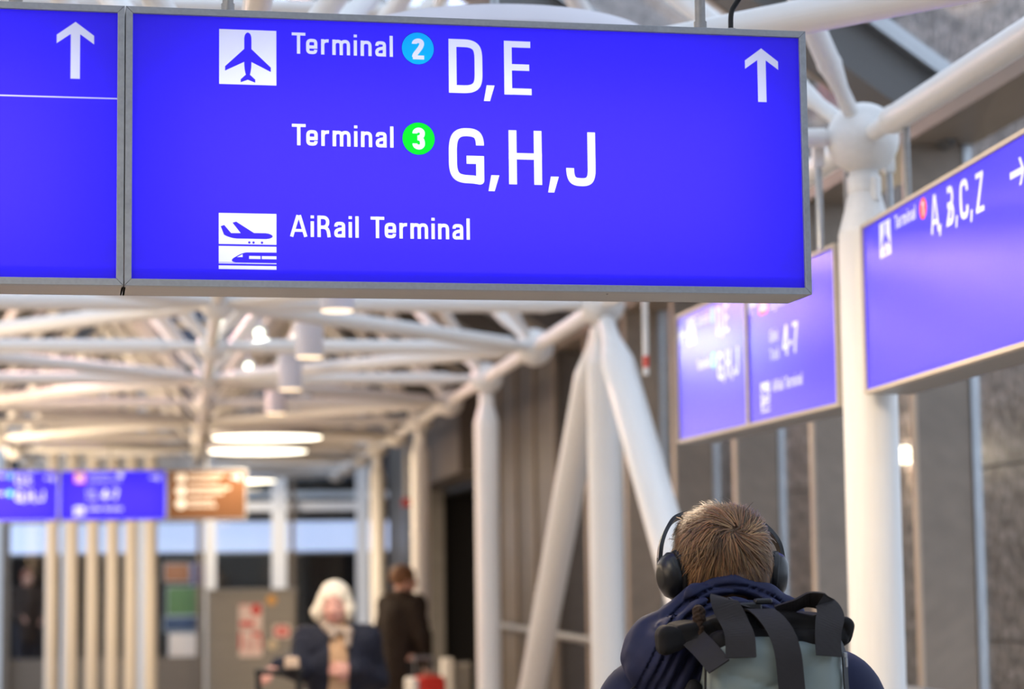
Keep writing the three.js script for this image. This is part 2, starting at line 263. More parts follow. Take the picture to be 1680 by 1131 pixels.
// a light box: mitred frame, printed translucent face lit from inside, metal housing; local x runs along the face, y hangs down from the top, z is the front
function lightBox(label, [x, y, z], turn, W, print, px, opt = {}) {
  const t = thing('illuminated_sign', label, 'sign', [x, y, z], turn, opt.group), H = SIGN_H, D = .147, fd = .022;
  const trap = (a, b, c2, d) => { const s = new THREE.Shape([a, b, c2, d].map(p => new THREE.Vector2(...p))); return new THREE.ExtrudeGeometry(s, { depth: fd, bevelEnabled: true, bevelThickness: .0008, bevelSize: .0008, bevelOffset: -.0008, bevelSegments: 1 }).translate(0, 0, -fd); };
  const e = .0003;
  part('frame_bar', trap([e, 0], [FR, -FR], [W - FR, -FR], [W - e, 0]), opt.frame ?? M.frame, t); part('frame_bar', trap([e, -H], [W - e, -H], [W - FR, -H + FR], [FR, -H + FR]), opt.frame ?? M.frame, t);
  part('frame_bar', trap([0, -e], [0, -H + e], [FR, -H + FR], [FR, -FR]), opt.frame ?? M.frame, t); part('frame_bar', trap([W, -e], [W - FR, -FR], [W - FR, -H + FR], [W, -H + e]), opt.frame ?? M.frame, t);
  part('housing', [box(W, .003, D - fd, W / 2, -.0015, -(D + fd) / 2), box(W, .003, D - fd, W / 2, -H + .0015, -(D + fd) / 2), box(.003, H, D - fd, .0015, -H / 2, -(D + fd) / 2), box(.003, H, D - fd, W - .0015, -H / 2, -(D + fd) / 2), box(W, H, .003, W / 2, -H / 2, -D + .0015)], M.housing, t);
  const iw = W - 2 * FR, ih = H - 2 * FR, tex = signTexture(iw, ih, px, print, opt.base);
  const face = phy({ color: 0xffffff, map: tex, emissive: 0xffffff, emissiveMap: tex, emissiveIntensity: opt.glow ?? .34, roughness: 1, specularIntensity: .2, transmission: opt.through ?? .5, thickness: 0, clearcoat: opt.coat ?? .5, clearcoatRoughness: opt.gloss ?? .32, side: THREE.DoubleSide });
  part('printed_panel', new THREE.PlaneGeometry(iw, ih).translate(W / 2, -H / 2, -.007), face, t);
  part('inner_ledge', [box(iw, .023, .004, W / 2, -H + FR + .0115, -.0135), box(iw, .004, .006, W / 2, -FR - .002, -.022)], M.inner, t);
  const lw = iw * (opt.lampWidth ?? .88), lh = ih * .7, L = new THREE.RectAreaLight(0xffffff, opt.back ?? BACKLIGHT, lw, lh); L.position.set(W / 2, -H * .56, -D + .012); L.rotation.y = Math.PI; t.add(L);
  part('lamp_panel', box(lw, lh, .006, W / 2, -H * .56, -D + .007), std({ color: 0xffffff, emissive: 0xffffff, emissiveIntensity: .6 }), t);
  for (const [hx, top] of opt.rods ?? []) part('hanging_rod', [rod(V(hx, -.002, -.075), V(hx, top, -.075), .0105, 16), rod(V(hx, 0, -.075), V(hx, .03, -.075), .0128, 16)], M.housing, t);
  return t;
}
// ---------- the building ----------
const XR = 2.08, XC = .17, XL = -1.74, YN = EYE + 1.31, Z0 = 6.5, BAY = 2.15, ENDZ = -31, BACKZ = 4;
const GX = 3.2, EAVE = EYE + 1.83, SLOPE = .71, LX = 2 * XC - GX, FINS = []; for (let z = -8.65 + 1.48 * 8; z > ENDZ + .5; z -= 1.48) FINS.push(z);
const RAFT = []; for (let z = -8.65 + BAY * 6; z > ENDZ + .5; z -= BAY) RAFT.push(z);
const ridgeY = EAVE + (GX - XC) * SLOPE;
{
  const f = structure('floor'); part('slab', box(14, .2, 52, 1, -.1, -20), M.floor, f);
  part('ground', box(60, .1, 90, 0, -.26, -20), M.joint, f);
}
function post(z, side) { // deep fin of a window post, with its warm inner edge and silver glazing cap
  const x = side > 0 ? GX : LX, s = side;
  return [box(.225, EAVE, .055, x - s * .1325, EAVE / 2, z), box(.012, EAVE, .06, x - s * .25, EAVE / 2, z), box(.035, EAVE, .075, x - s * .0, EAVE / 2, z)];
}
{
  const w = structure('wall_right'), doorA = -21.4, doorB = -26.4;
  for (const z of FINS) {
    if (z < -16.9) continue;
    const [a, b, c] = post(z, 1); part('post', a, M.brown, w); part('post_edge', b, M.warmEdge, w); part('glazing_cap', c, M.silver, w);
    if (z > -16) part('pane', box(.008, EAVE - .2, 1.39, GX + .01, EAVE / 2 + .02, z - .74), M.glass, w);
  }
  part('sill', box(.14, .12, 21, GX, .06, -6.8), M.brown, w); part('eave_beam', box(.3, .16, 21.4, GX - .12, EAVE - .03, -6.9), M.brown, w);
  // the closed part with the dark doorway
  for (let k = 0; k < 4; k++) part('cladding_panel', box(.3, EAVE, 1.01, GX - .12, EAVE / 2, -17.75 - k * 1.03), M.cladding, w);
  for (let k = 0; k < 5; k++) part('panel_strip', box(.03, EAVE, .05, GX - .28, EAVE / 2, -17.22 - k * 1.03), M.brown, w);
  part('fascia', box(.5, EAVE - 2.6, 5.6, GX - .26, (EAVE + 2.6) / 2, -24.3), M.fascia, w);
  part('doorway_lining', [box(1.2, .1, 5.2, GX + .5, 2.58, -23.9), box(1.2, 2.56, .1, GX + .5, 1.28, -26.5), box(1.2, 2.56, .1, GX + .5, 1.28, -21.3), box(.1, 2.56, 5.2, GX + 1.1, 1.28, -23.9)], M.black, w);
  part('door_post', box(.2, 2.58, .4, GX - .2, 1.29, -26.5), M.metalGrey, w);
  for (let k = 0; k < 3; k++) part('cladding_panel', box(.3, EAVE, 1.28, GX - .2, EAVE / 2, -27.55 - k * 1.3), k % 2 ? M.cladding : M.brownDark, w);
}
{
  const w = structure('wall_left'); // seen by nobody in the frame; added panels warm the hall from the left
  part('wall_face', box(.2, EAVE, 28.4, LX - .1, EAVE / 2, -9.8), M.brown, w);
  for (const z of FINS) { const [a] = post(z, -1); part('post', a, M.brown, w); if (z < -23.8) part('pane', box(.008, EAVE - .2, 1.39, LX - .01, EAVE / 2, z - .74), M.glass, w); }
  const b = structure('wall_back'); part('wall_face', box(9, 6.5, .2, XC, 3.2, BACKZ), M.plaster, b);
}
const addedLampPanels = [[-3, .3, 'added unseen warm light panel on the left wall beside the camera'], [-7.5, .26, 'added unseen warm light panel on the left wall past the near sign'], [-12, .65, 'added unseen warm light panel on the left wall level with the braces'], [-17, 1.2, 'added unseen warm light panel on the left wall near the dark coat'], [-22, 3.2, 'added unseen warm light panel on the left wall nearest the end wall']];  // added panels out of view, put in to warm the hall from the left
addedLampPanels.forEach(([z, power, label]) => {
  const t = thing('added_light_panel', label, 'added light', [LX + .02, 2.35, z], Math.PI / 2);
  part('tray', box(3, 1.3, .05, 0, 0, .0), M.metalGrey, t); part('glowing_face', box(2.94, 1.24, .02, 0, 0, .03), std({ color: 0xffffff, emissive: WARM, emissiveIntensity: 2.2 }), t);
  const L = new THREE.RectAreaLight(WARM, LEFTLIGHT * power, 2.94, 1.24); L.position.z = .05; L.rotation.y = Math.PI; t.add(L);
});
{ // added warm lamp, hidden behind the foreground sign; gives the right signs their sheen
  const t = thing('added_linear_lamp', 'added warm linear lamp hung under the left roof slope, hidden behind the foreground sign', 'lamp', [-1.05, 4.0, -16.6], .2);
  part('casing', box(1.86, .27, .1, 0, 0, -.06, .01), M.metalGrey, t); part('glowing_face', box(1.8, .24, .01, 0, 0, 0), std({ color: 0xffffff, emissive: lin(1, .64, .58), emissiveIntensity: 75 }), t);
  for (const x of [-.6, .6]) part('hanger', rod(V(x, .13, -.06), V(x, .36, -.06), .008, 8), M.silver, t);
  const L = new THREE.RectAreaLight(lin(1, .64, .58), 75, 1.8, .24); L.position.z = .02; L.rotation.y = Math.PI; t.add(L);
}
{ // glass roof on rafters: two slopes
  const c = structure('ceiling'), L = Math.hypot(GX - XC, ridgeY - EAVE), a = Math.atan(SLOPE);
  for (const s of [1, -1]) {
    const put = (g, z) => { g.rotateZ(-s * a); return g.translate(XC + s * (GX - XC) / 2, (EAVE + ridgeY) / 2, z); };
    for (const z of RAFT) {
      part('rafter', put(box(L, .22, .3, 0, -.06, 0), z), M.rafter, c);
      part('rafter_edge', put(box(L, .03, .02, 0, -.16, -.16), z), M.warmEdge, c);
      part('glazing_cap', put(box(L, .06, .05, 0, .05, .19), z), M.silver, c);
      for (let k = 0; k < 2; k++) part(z < -15 && z > -25 ? 'ceiling_panel' : 'pane', put(box(L / 2 - .05, .01, 1.84, (k - .5) * L / 2, .06, -BAY / 2), z), z < -15 && z > -25 ? M.ceilingPanel : M.glass, c);
    }
    for (const u of [-.02, .5]) part('purlin', put(box(.09, .12, 36, (u - .25) * L * s, .0, 0), -13.5), M.brown, c);
  }
  part('ridge_beam', box(.2, .24, 36, XC, ridgeY - .05, -13.5), M.brown, c);
}
{ // end wall: white posts and transoms, big panes, a dark hall with a lit band behind
  const w = structure('wall_end'), posts = [-2.5, -1.54, -.58, .39, 1.34, 2.5];
  for (const x of posts) { const tall = Math.min(ridgeY - .3, EAVE + (GX - XC - Math.abs(x - XC)) * SLOPE); part('post', box(x > 1.2 && x < 2 ? .2 : .16, tall, .2, x, tall / 2, ENDZ), M.whitePost, w); }
  part('post', box(.13, 3.6, .2, 2.68, 1.8, ENDZ + .1), M.white, w);
  for (const y of [2.55, 3.55]) for (let i = 0; i < 5; i++) part('transom', box(posts[i + 1] - posts[i] - .16, .12, .14, (posts[i] + posts[i + 1]) / 2, y, ENDZ), M.whitePost, w);
  part('post', box(.06, 3.4, .14, 1.52, 1.7, ENDZ + .12), M.brown, w); part('post', box(.07, 2.4, .14, .24, 1.2, ENDZ + .12), M.brown, w); part('post', box(.1, 2.4, .14, -2.36, 1.2, ENDZ + .12), M.brown, w);
  for (let i = 0; i < 5; i++) for (const [y0, y1] of [[.5, 2.49], [2.61, 3.49], [3.61, 4.6]]) part('pane', box(posts[i + 1] - posts[i] - .17, y1 - y0, .012, (posts[i] + posts[i + 1]) / 2, (y0 + y1) / 2, ENDZ - .03), M.glass, w);
  for (let i = 0; i < 5; i++) part('dado_panel', box(posts[i + 1] - posts[i] - .02, .5, .1, (posts[i] + posts[i + 1]) / 2, .25, ENDZ + .04), M.brown, w);
  part('back_face', box(12, 3.4, .2, 0, 1.7, -38), M.dark, w); part('soffit', box(12, .2, 6.4, 0, 3.5, -34.8), M.slate, w);
  part('side_face', [box(.2, 3.4, 6.6, -5, 1.7, -34.7), box(.2, 3.4, 6.6, 5, 1.7, -34.7)], M.dark, w);
}
{
  const t = thing('glowing_band', 'pale blue lit band across the dark hall behind the end wall windows', 'lit fascia', [0, 2.15, -32.2]);  // pale blue band that glows evenly, with an area light before it
  part('casing', box(7.4, .5, .16, 0, 0, -.1), M.metalGrey, t); part('glowing_face', box(7.3, .42, .02, 0, 0, 0), std({ color: lin(.8, .85, .95), emissive: lin(.42, .5, .8), emissiveIntensity: .85 }), t);
  const L = new THREE.RectAreaLight(lin(.55, .62, .9), .7, 7.3, .42); L.position.z = .03; L.rotation.y = Math.PI; t.add(L);
  [[2.86, 'pale beam behind the top window just under the dark blind at the end wall'], [3.2, 'slate roller blind in the upper windows of the end wall']].forEach(([y, label], i) => solo(i ? 'roller_blind' : 'ceiling_beam', box(7, i ? .5 : .1, .08, 0, y + (i ? .03 : -.1), -32.4), i ? M.slate : M.whitePost, label, i ? 'blind' : 'beam'));
}
{ // posters and displays behind the end glass
  const sheet = (w, h, x, y, colour, label, cat = 'poster') => { const t = thing('poster', label, cat, [x, y, ENDZ - .12]); part('backing', box(w + .03, h + .03, .02, 0, 0, -.015), M.whitePost, t); part('print', box(w, h, .012, 0, 0, .002), std({ color: colour, roughness: .6, emissive: colour, emissiveIntensity: .25 }), t); };
  sheet(.42, .33, .05, .64, lin(.85, .68, .6), 'pale pink notice low on the end window left of the grey cabinet');
  sheet(.34, .24, -.06, 1.65, lin(.4, .15, .06), 'orange poster high in the end window right of the poles');
  sheet(.2, .3, .25, 1.62, lin(.05, .04, .25), 'dark violet poster in the end window next to the orange one');
  sheet(.42, .38, .02, 1.26, lin(.1, .2, .06), 'green poster in the end window under the orange one');
  sheet(.5, .18, .02, .945, lin(.03, .06, .14), 'dark blue poster in the end window under the green one');
}
// granite building outside the right glass: slabs with open joints
{
  const t = thing('granite_building', 'brown grey granite building seen through the glass on the right', 'building', [4.6, 0, 0]);
  part('joint_backing', [box(.2, 5.3, 6, .14, 2.65, -13), box(.2, 9.3, 14, .14, 4.65, -23)], M.joint, t);
  const SW = 1.44, SH = .99, mats = [.88, .96, 1.05].map(k => std({ color: lin(.74 * k, .7 * k, .69 * k), map: graniteTex, roughness: .55 }));
  for (let r = 0; r < 9; r++) for (let q = 0; q < 14; q++) {
    if (r > 4 && q < 4) continue;
    const g = box(.05, SH - .014, SW - .012, 0, 0, 0), u = g.attributes.uv; for (let i = 0; i < u.count; i++) u.setXY(i, u.getX(i) * SW / .55 + q * .37 + r * .13, u.getY(i) * SH / .55 + r * .41);
    const m = part('slab', g, mats[Math.floor(rnd() * 3)], t); m.position.set(.0 + (rnd() - .5) * .004, .22 + SH * (r + .5), -10 - SW * (q + .5));
  }
}
{ const t = thing('added_building', 'added slate coloured building darkening the view beyond the glass end wall', 'building', [0, 0, -48]);  // added building; its dark front darkens the view through the gable
  part('facade', box(40, 9.6, 4, -4, 4.8, -2), M.backdropWall, t);
  for (let r = 0; r < 2; r++) for (let k = 0; k < 9; k++) part('window', box(1.5, .9, .1, -10 + k * 2.1, 4.6 + r * 1.5, .02), k % 3 ? M.dark : M.metalGrey, t);
}
// ---------- space frame ----------
{
  const t = structure('space_frame'), R = .043;
  const P = (x, k, y = YN) => V(x, y, -(Z0 + BAY * k));
  const cols = [XL, XC, XR], K0 = -2, K1 = 11, YU = YN + 1.2;
  const member = (name, a, b, r, seg = 20, gap = .15) => { // a tube whose ends narrow to a collar and a pin at the node
    const L = a.distanceTo(b), pts = [[.024, gap * .5], [.026, gap * .8], [r * .7, gap * .82], [r * .7, gap], [r * .66, gap + .05], [r, gap + .14], [r * 1.06, gap + .142], [r * 1.06, gap + .16], [r, gap + .162], [r, L - gap - .162], [r * 1.06, L - gap - .16], [r * 1.06, L - gap - .142], [r, L - gap - .14], [r * .66, L - gap - .05], [r * .7, L - gap], [r * .7, L - gap * .82], [.026, L - gap * .8], [.024, L - gap * .5]];
    part(name, along(lathe(pts, seg), a, b), M.white, t);
  };
  const ball = (p, r) => part('node', new THREE.SphereGeometry(r, 28, 20).translate(p.x, p.y, p.z), M.white, t);
  for (let k = K0; k <= K1; k++) {
    for (const x of cols) ball(P(x, k), x === XC ? .09 : .112);
    member('tube', P(XL, k), P(XC, k), R); member('tube', P(XC, k), P(XR, k), R);
    if (k < K1) for (const x of cols) member('tube', P(x, k), P(x, k + 1), x === XR ? R * .95 : R * .8);
    const e = k % 2 === 0; // braces in the plane of the frame, zigzag between the middle line and the edges
    for (const x of [XL, XR]) if (k < K1) member('tube', P(e ? XC : x, k), P(e ? x : XC, k + 1), R);
    if (k < K1) for (const [x0, x1] of [[XL, XC], [XC, XR]]) {
      const u = V((x0 + x1) / 2, YU, -(Z0 + BAY * (k + .5))); ball(u, .075);
      for (const q of [P(x0, k), P(x1, k), P(x0, k + 1), P(x1, k + 1)]) member('strut', u, q, .036, 14);
      if (k < K1 - 1) member('tube', u, V(u.x, YU, u.z - BAY), .036, 14);
    }
    if (k < K1) member('tube', V((XL + XC) / 2, YU, -(Z0 + BAY * (k + .5))), V((XC + XR) / 2, YU, -(Z0 + BAY * (k + .5))), .036, 14);
  }
}
// columns
[[0, 'nearest white round column between two blue signs, behind the backpacker'], [2, 'white round column standing in the middle of the V of slanted braces'], [4, 'white round column by the dark wall, left of the slanted braces'], [6, 'far white round column right behind the person in the dark coat'], [8, 'farthest white round column near the end wall']].forEach(([k, label]) => {
  const z = -(Z0 + BAY * k), t = thing('steel_column', label, 'column', [XR, 0, z]);
  part('shaft', lathe([[0, 0], [.083, 0], [.083, YN - .3], [.079, YN - .285], [.045, YN - .155], [.045, YN - .09], [0, YN - .09]], 40), M.white, t);
  part('collar', lathe([[.045, YN - .17], [.052, YN - .168], [.052, YN - .12], [.045, YN - .118]], 32), M.white, t);
  part('base_plate', lathe([[0, 0], [.15, 0], [.15, .02], [.083, .03]], 32), M.silver, t);
  for (const a of [.4, 3.6]) part('bolt', rod(V(.05 * Math.sin(a), YN - .2, .05 * Math.cos(a)), V(.05 * Math.sin(a), YN - .13, .05 * Math.cos(a)), .016, 12), M.white, t);
});
[[1, 'slanted white brace leaning left beside the middle column'], [-1, 'slanted white brace leaning right, passing behind the backpacker\'s head']].forEach(([s, label]) => {
  const t = thing('slanted_brace', label, 'brace', [XR, 0, -(Z0 + BAY * 2)]), top = V(0, YN - .1, -s * .1), foot = V(0, .1, -s * 3.4);
  const L = top.distanceTo(foot); part('tube', along(lathe([[.04, 0], [.045, .16], [.078, .34], [.081, .36], [.081, L - .2], [.05, L - .04], [.05, L]], 36), top, foot), M.white, t);
  part('foot_shoe', box(.26, .1, .36, 0, .05, -s * 3.42, .01), M.silver, t);
});
// slim poles in front of the end wall
[-1.415, -1.2, -.975, -.757, -.55, -.337].forEach((x, i) => {
  const t = thing('slim_pole', ['leftmost of the six pale poles in front of the end windows', 'second of the six pale poles from the left', 'third pale pole from the left, beside a darker gap', 'fourth pale pole from the left', 'fifth pale pole from the left', 'rightmost of the six pale poles, next to the coloured posters'][i], 'pole', [x, 0, -25]);
  part('shaft', rod(V(0, 0, 0), V(0, 4.1, 0), .074, 24, .064), M.whitePole, t); part('base_ring', lathe([[0, 0], [.095, 0], [.095, .02], [.074, .03]], 24), M.silver, t);
});
// ---------- signs ----------
const TOP = EYE + 1.0283, mainTurn = .0491, MW = 1.296;
{
  const o = V(-.1033, TOP, -4), a = V(Math.cos(mainTurn), 0, -Math.sin(mainTurn));
  const right = lightBox('big blue foreground sign listing Terminal 2, Terminal 3 and AiRail Terminal', o.toArray(), mainTurn, MW, prints.main, 2048, { rods: [[1.107, .62], [.19, .62]] });
  const cable = tube([V(1.162, 0, -.05), V(1.162, .02, -.052), V(1.166, .05, -.055), V(1.186, .085, -.05), V(1.19, .13, -.06), V(1.17, .3, -.07)], .0052, 40, 10);
  part('power_cable', cable, M.black, right, 'black cable'); part('cable_gland', lathe([[0, -.002], [.013, -.002], [.013, .005], [.01, .012], [.006, .013]], 20).translate(1.162, 0, -.05), M.housing, right);
  for (const [x, y] of [[.33, .0], [.9, -SIGN_H]]) part('rivet', new THREE.SphereGeometry(.0022, 8, 6).translate(x, y, -.03), M.housing, right);
  const b = o.clone().addScaledVector(a, -MW - .0016);
  lightBox('left neighbour of the big foreground sign, blue with an arrow above a thin white line', b.toArray(), mainTurn, MW, prints.left, 1024, { rods: [[.2, .62], [1.1, .62]] });
}
{
  const th = -1.614, e = V(Math.cos(th), 0, -Math.sin(th)), o = V(2.027, EYE + 1.021, -6.376).addScaledVector(e, -FR);
  lightBox('lit sign at the right edge reading Terminal 1 with a right arrow', o.toArray(), th, 1.75, prints.right, 1536, { rods: [[.26, .3], [1.5, .3]], frame: M.frameWarmLit, coat: 1, through: .3, gloss: .38, lampWidth: .9, back: 1.9, glow: .4 });
}
{
  const th = -1.5428, e = V(Math.cos(th), 0, -Math.sin(th)), o = V(1.96, EYE + 1.003, -8.63);
  lightBox('small lit sign with a left arrow, below the right corner of the foreground sign', o.toArray(), th, .995, prints.gates(-1), 1024, { rods: [[.3, .3]], frame: M.frameWarmLit, coat: 1, through: .3, gloss: .3, back: 1.9, glow: .4 });
  lightBox('lit sign left of the nearest column reading Gleis Track 4-7', o.clone().addScaledVector(e, .997).toArray(), th, 1.005, prints.trains(-1), 1024, { rods: [[.93, .3]], frame: M.frameWarmLit, coat: 1, through: .3, gloss: .3, back: 1.9, glow: .4 });
}
{
  const y = EYE + 1.041, z = -22.66;
  lightBox('far brown lit sign with three white round symbols, right of the blue ones', [-.148, y, z], 0, .8, prints.services, 512, { base: '#6f4a2e', rods: [[.4, .3]], back: .9, glow: .4 });
  lightBox('far blue lit sign with a red symbol and 4-7 in front of the poles', [-1.22, y, z], 0, 1.07, prints.trains(1), 1024, { rods: [[.5, .3]] });
  lightBox('far blue lit sign cut by the left edge of the photo', [-2.222, y, z], 0, 1.0, prints.gates(1), 1024, { rods: [[.5, .3]] });
}
// ---------- lamps ----------
function pendant(label, [x, y, z], r, drop, inten = PENDANT) {
  const t = thing('pendant_disc_lamp', label, 'lamp', [x, y, z]);
  part('shade', lathe([[r * .985, 0], [r, .012], [r, .05], [r * .985, .062], [r * .8, .12], [r * .45, .165], [.08, .185], [0, .187]], 72), M.lampShell, t);
  part('glowing_disc', lathe([[0, -.004], [r * .97, -.004], [r * .985, .004]], 72), M.lampGlow, t);
  part('stem', rod(V(0, .18, 0), V(0, drop, 0), .012, 12), M.silver, t);
  const L = new THREE.RectAreaLight(WARM, inten, r * 1.35, r * 1.35); L.position.y = -.012; L.rotation.x = -Math.PI / 2; t.add(L);
}
pendant('large pendant disc lamp half hidden above the foreground sign', [.79, EYE + 1.22, -5.5], .5, 1.6);
pendant('bright pendant disc lamp, the upper and nearer of the far pair', [.76, EYE + 1.2, -20], .5, 1.6);
pendant('bright pendant disc lamp, the lower and farther of the far pair', [.755, EYE + 1.2, -22.3], .5, 1.6);
pendant('pendant disc lamp partly hidden behind the brown lit sign, in front of the end windows', [.757, EYE + 1.2, -29.7], .5, 1.6, 15);
pendant('pendant disc lamp over the left aisle beside the camera', [-1.1, EYE + 1.5, -2.6], .5, 1.4, 16);
pendant('pendant disc lamp over the left aisle past the foreground sign', [-1.7, EYE + 1.6, -7], .5, 1.4, 15);
[[9.75, 'first cylinder downlight, just under the foreground sign'], [11.9, 'second cylinder downlight in the row going away'], [14.05, 'third cylinder downlight in the row going away'], [16.2, 'farthest cylinder downlight above the bright discs']].forEach(([z, label]) => {
  const t = thing('cylinder_downlight', label, 'lamp', [.68, EYE + 1.15, -z]);
  part('housing', lathe([[.06, .012], [.073, .0], [.075, .004], [.075, .235], [.07, .24], [0, .24]], 36), M.lampShell, t);
  part('glowing_lens', lathe([[0, -.006], [.066, -.006], [.071, -.003], [.071, .012], [0, .012]], 36), std({ color: 0xffffff, emissive: lin(1, .74, .45), emissiveIntensity: 1.6 }), t);
  part('stem', rod(V(0, .235, 0), V(0, .258, 0), .01, 10), M.lampShell, t);
  const L = new THREE.SpotLight(WARM, 10, 8, .8, .6); L.position.set(0, -.03, 0); L.target.position.set(0, -2, 0); L.castShadow = true; L.shadow.radius = 3; t.add(L, L.target);
});
{ const t = thing('lighting_track', 'slim white track carrying the row of cylinder downlights', 'lighting track', [.68, YN + .1, -13]); part('channel', box(.05, .05, 8.6, 0, .025, 0, .006), M.white, t); for (const z of [2.2, .05, -2.1, -4.25]) part('clip', box(.07, .1, .04, 0, -.02, z, .004), M.silver, t); }
[[13.05, 'nearer small greenish white spot lamp in the space frame'], [15.2, 'farther small greenish white spot lamp in the space frame']].forEach(([z, label]) => {
  const t = thing('spot_lamp', label, 'lamp', [.448, EYE + 1.4, -z]);
  part('housing', lathe([[.03, -.05], [.05, -.01], [.052, .02], [.045, .022]], 24).rotateX(Math.PI / 2), M.lampShell, t);
  part('glowing_lens', new THREE.SphereGeometry(.027, 20, 14).scale(1, 1, .5).translate(0, 0, .015), std({ color: 0xffffff, emissive: lin(.92, 1, .75), emissiveIntensity: 3.5 }), t);
  part('arm', rod(V(0, 0, -.04), V(0, .5, -.04), .01, 10), M.lampShell, t);
  const L = new THREE.SpotLight(lin(.95, 1, .8), 4, 6, .6, .5); L.position.set(0, 0, .05); L.target.position.set(0, -.6, 2); L.castShadow = true; L.shadow.radius = 2; t.add(L, L.target);
});
{
  const t = thing('reflected_lamp', 'pendant lamp reflection built as a small warm glow right of the nearest column', 'lamp', [4.5, 2.33, -13.35]);  // glowing stand-in for a pendant lamp mirrored in the glass
  part('bracket', box(.06, .12, .1, .05, 0, 0, .01), M.silver, t); part('reflection_glow', new THREE.CapsuleGeometry(.055, .055, 6, 16).rotateX(Math.PI / 2).translate(-.02, 0, 0), std({ color: 0xffffff, emissive: lin(1, .86, .6), emissiveIntensity: 5 }), t);
  const L = new THREE.PointLight(WARM, 2.5, 6); L.position.set(-.02, 0, 0); L.castShadow = true; t.add(L);
}
// ---------- small fittings ----------
{
  const t = thing('hanging_rod', 'thin white hanging rod with a red mark near its tip, under the foreground sign', 'rod', [2.02, 2.49, -9.5]);
  part('tube', box(.022, .62, .022, 0, .31, 0, .004), M.white, t); part('red_mark', box(.023, .055, .023, 0, .06, 0, .004), M.red, t, 'red band'); part('clamp', box(.05, .04, .05, 0, .62, 0, .006), M.silver, t);
  const q = thing('hanging_rod', 'far pale hanging rod with a red tip above the person in the dark coat', 'rod', [2.62, 2.42, -26]);
  part('tube', box(.06, .7, .06, 0, .4, 0, .01), M.white, q); part('red_mark', box(.1, .1, .1, 0, .02, 0, .01), M.red, q, 'red tip');
}
[[XR + .12, -6.62, 'thin silver tie rod hanging right of the nearest column head'], [XR - .13, -6.55, 'thin silver tie rod hanging left of the nearest column head']].forEach(([x, z, label]) => { const t = thing('tie_rod', label, 'rod', [x, 0, z]); part('rod', rod(V(0, 2.62, 0), V(0, YN - .03, 0), .011, 12), M.silver, t); part('fork', box(.034, .07, .034, 0, YN - .05, 0, .005), M.white, t); });
{
  const t = thing('handrail', 'metal handrail along the dark wall behind the columns', 'handrail', [GX - .34, 0, 0]);
  part('rail', rod(V(0, 1.14, -8), V(0, 1.14, -20.2), .028, 16), M.silver, t);
  for (let z = -8.9; z > -20; z -= 1.45) part('bracket', rod(V(0, 1.13, z), V(.12, 1.08, z), .012, 10), M.silver, t);
}
{ // grey cabinet with notices
  const t = thing('metal_cabinet', 'grey metal cabinet with red and white notices at the end of the hall', 'cabinet', [.81, 0, -26]);
  part('body', box(1.03, 1.42, .4, 0, .71, -.2, .012), M.metalGrey, t); part('door', box(.99, 1.3, .02, 0, .72, .006, .004), M.metalGrey, t); part('top_plate', box(1.06, .03, .44, 0, 1.435, -.2, .006), M.metalGrey, t); part('handle', box(.03, .14, .03, .42, .7, .03, .006), M.silver, t);
  const paper = (w, h, px, draw) => { const cv = document.createElement('canvas'); cv.width = px; cv.height = Math.round(px * h / w); const c = cv.getContext('2d'); c.scale(px / 100, px / 100); c.fillStyle = '#f3dcd8'; c.fillRect(0, 0, 100, 100 * h / w); draw(c); const x = new THREE.CanvasTexture(cv); x.colorSpace = THREE.SRGBColorSpace; return std({ map: x, roughness: .6 }); };
  const notice = (x, y, w, h, label, draw) => solo('notice', box(w, h, .008, x, y, -25.975), paper(w, h, 256, draw), label, 'notice');
  notice(.793, 1.13, .27, .29, 'upper red and white notice on the grey cabinet', c => { c.fillStyle = '#d8433f'; c.fillRect(4, 72, 62, 22); c.beginPath(); c.arc(74, 26, 22, 0, 7); c.fill(); c.fillRect(0, 0, 100, 4); });
  notice(.793, .82, .27, .3, 'lower red and white notice on the grey cabinet', c => { c.fillStyle = '#d8433f'; c.fillRect(58, 6, 34, 18); c.fillRect(2, 6, 10, 74); c.fillRect(90, 20, 7, 60); c.fillStyle = '#c97f7a'; for (let k = 0; k < 4; k++) c.fillRect(24, 36 + k * 14, 54 - (k % 2) * 12, 5); });
  notice(1.155, .958, .19, .15, 'small red oval sticker on the right of the grey cabinet', c => { c.fillStyle = '#dd5a58'; c.beginPath(); c.ellipse(50, 40, 44, 33, 0, 0, 7); c.fill(); c.fillStyle = '#f3dcd8'; c.fillRect(46, 18, 8, 44); c.fillRect(28, 36, 44, 8); });
  solo('sticker', lathe([[0, 0], [.06, 0], [.06, .006], [0, .006]], 32).rotateX(Math.PI / 2).translate(1.035, 1.32, -25.985), std({ color: lin(.75, .4, .12), roughness: .6 }), 'yellow round sticker at the top of the grey cabinet', 'sticker');
  solo('sticker', lathe([[0, 0], [.055, 0], [.055, .006], [0, .006]], 32).rotateX(Math.PI / 2).translate(1.047, .806, -25.985), std({ color: lin(.72, .6, .42), roughness: .6 }), 'cream round sticker under the red oval on the grey cabinet', 'sticker');
}
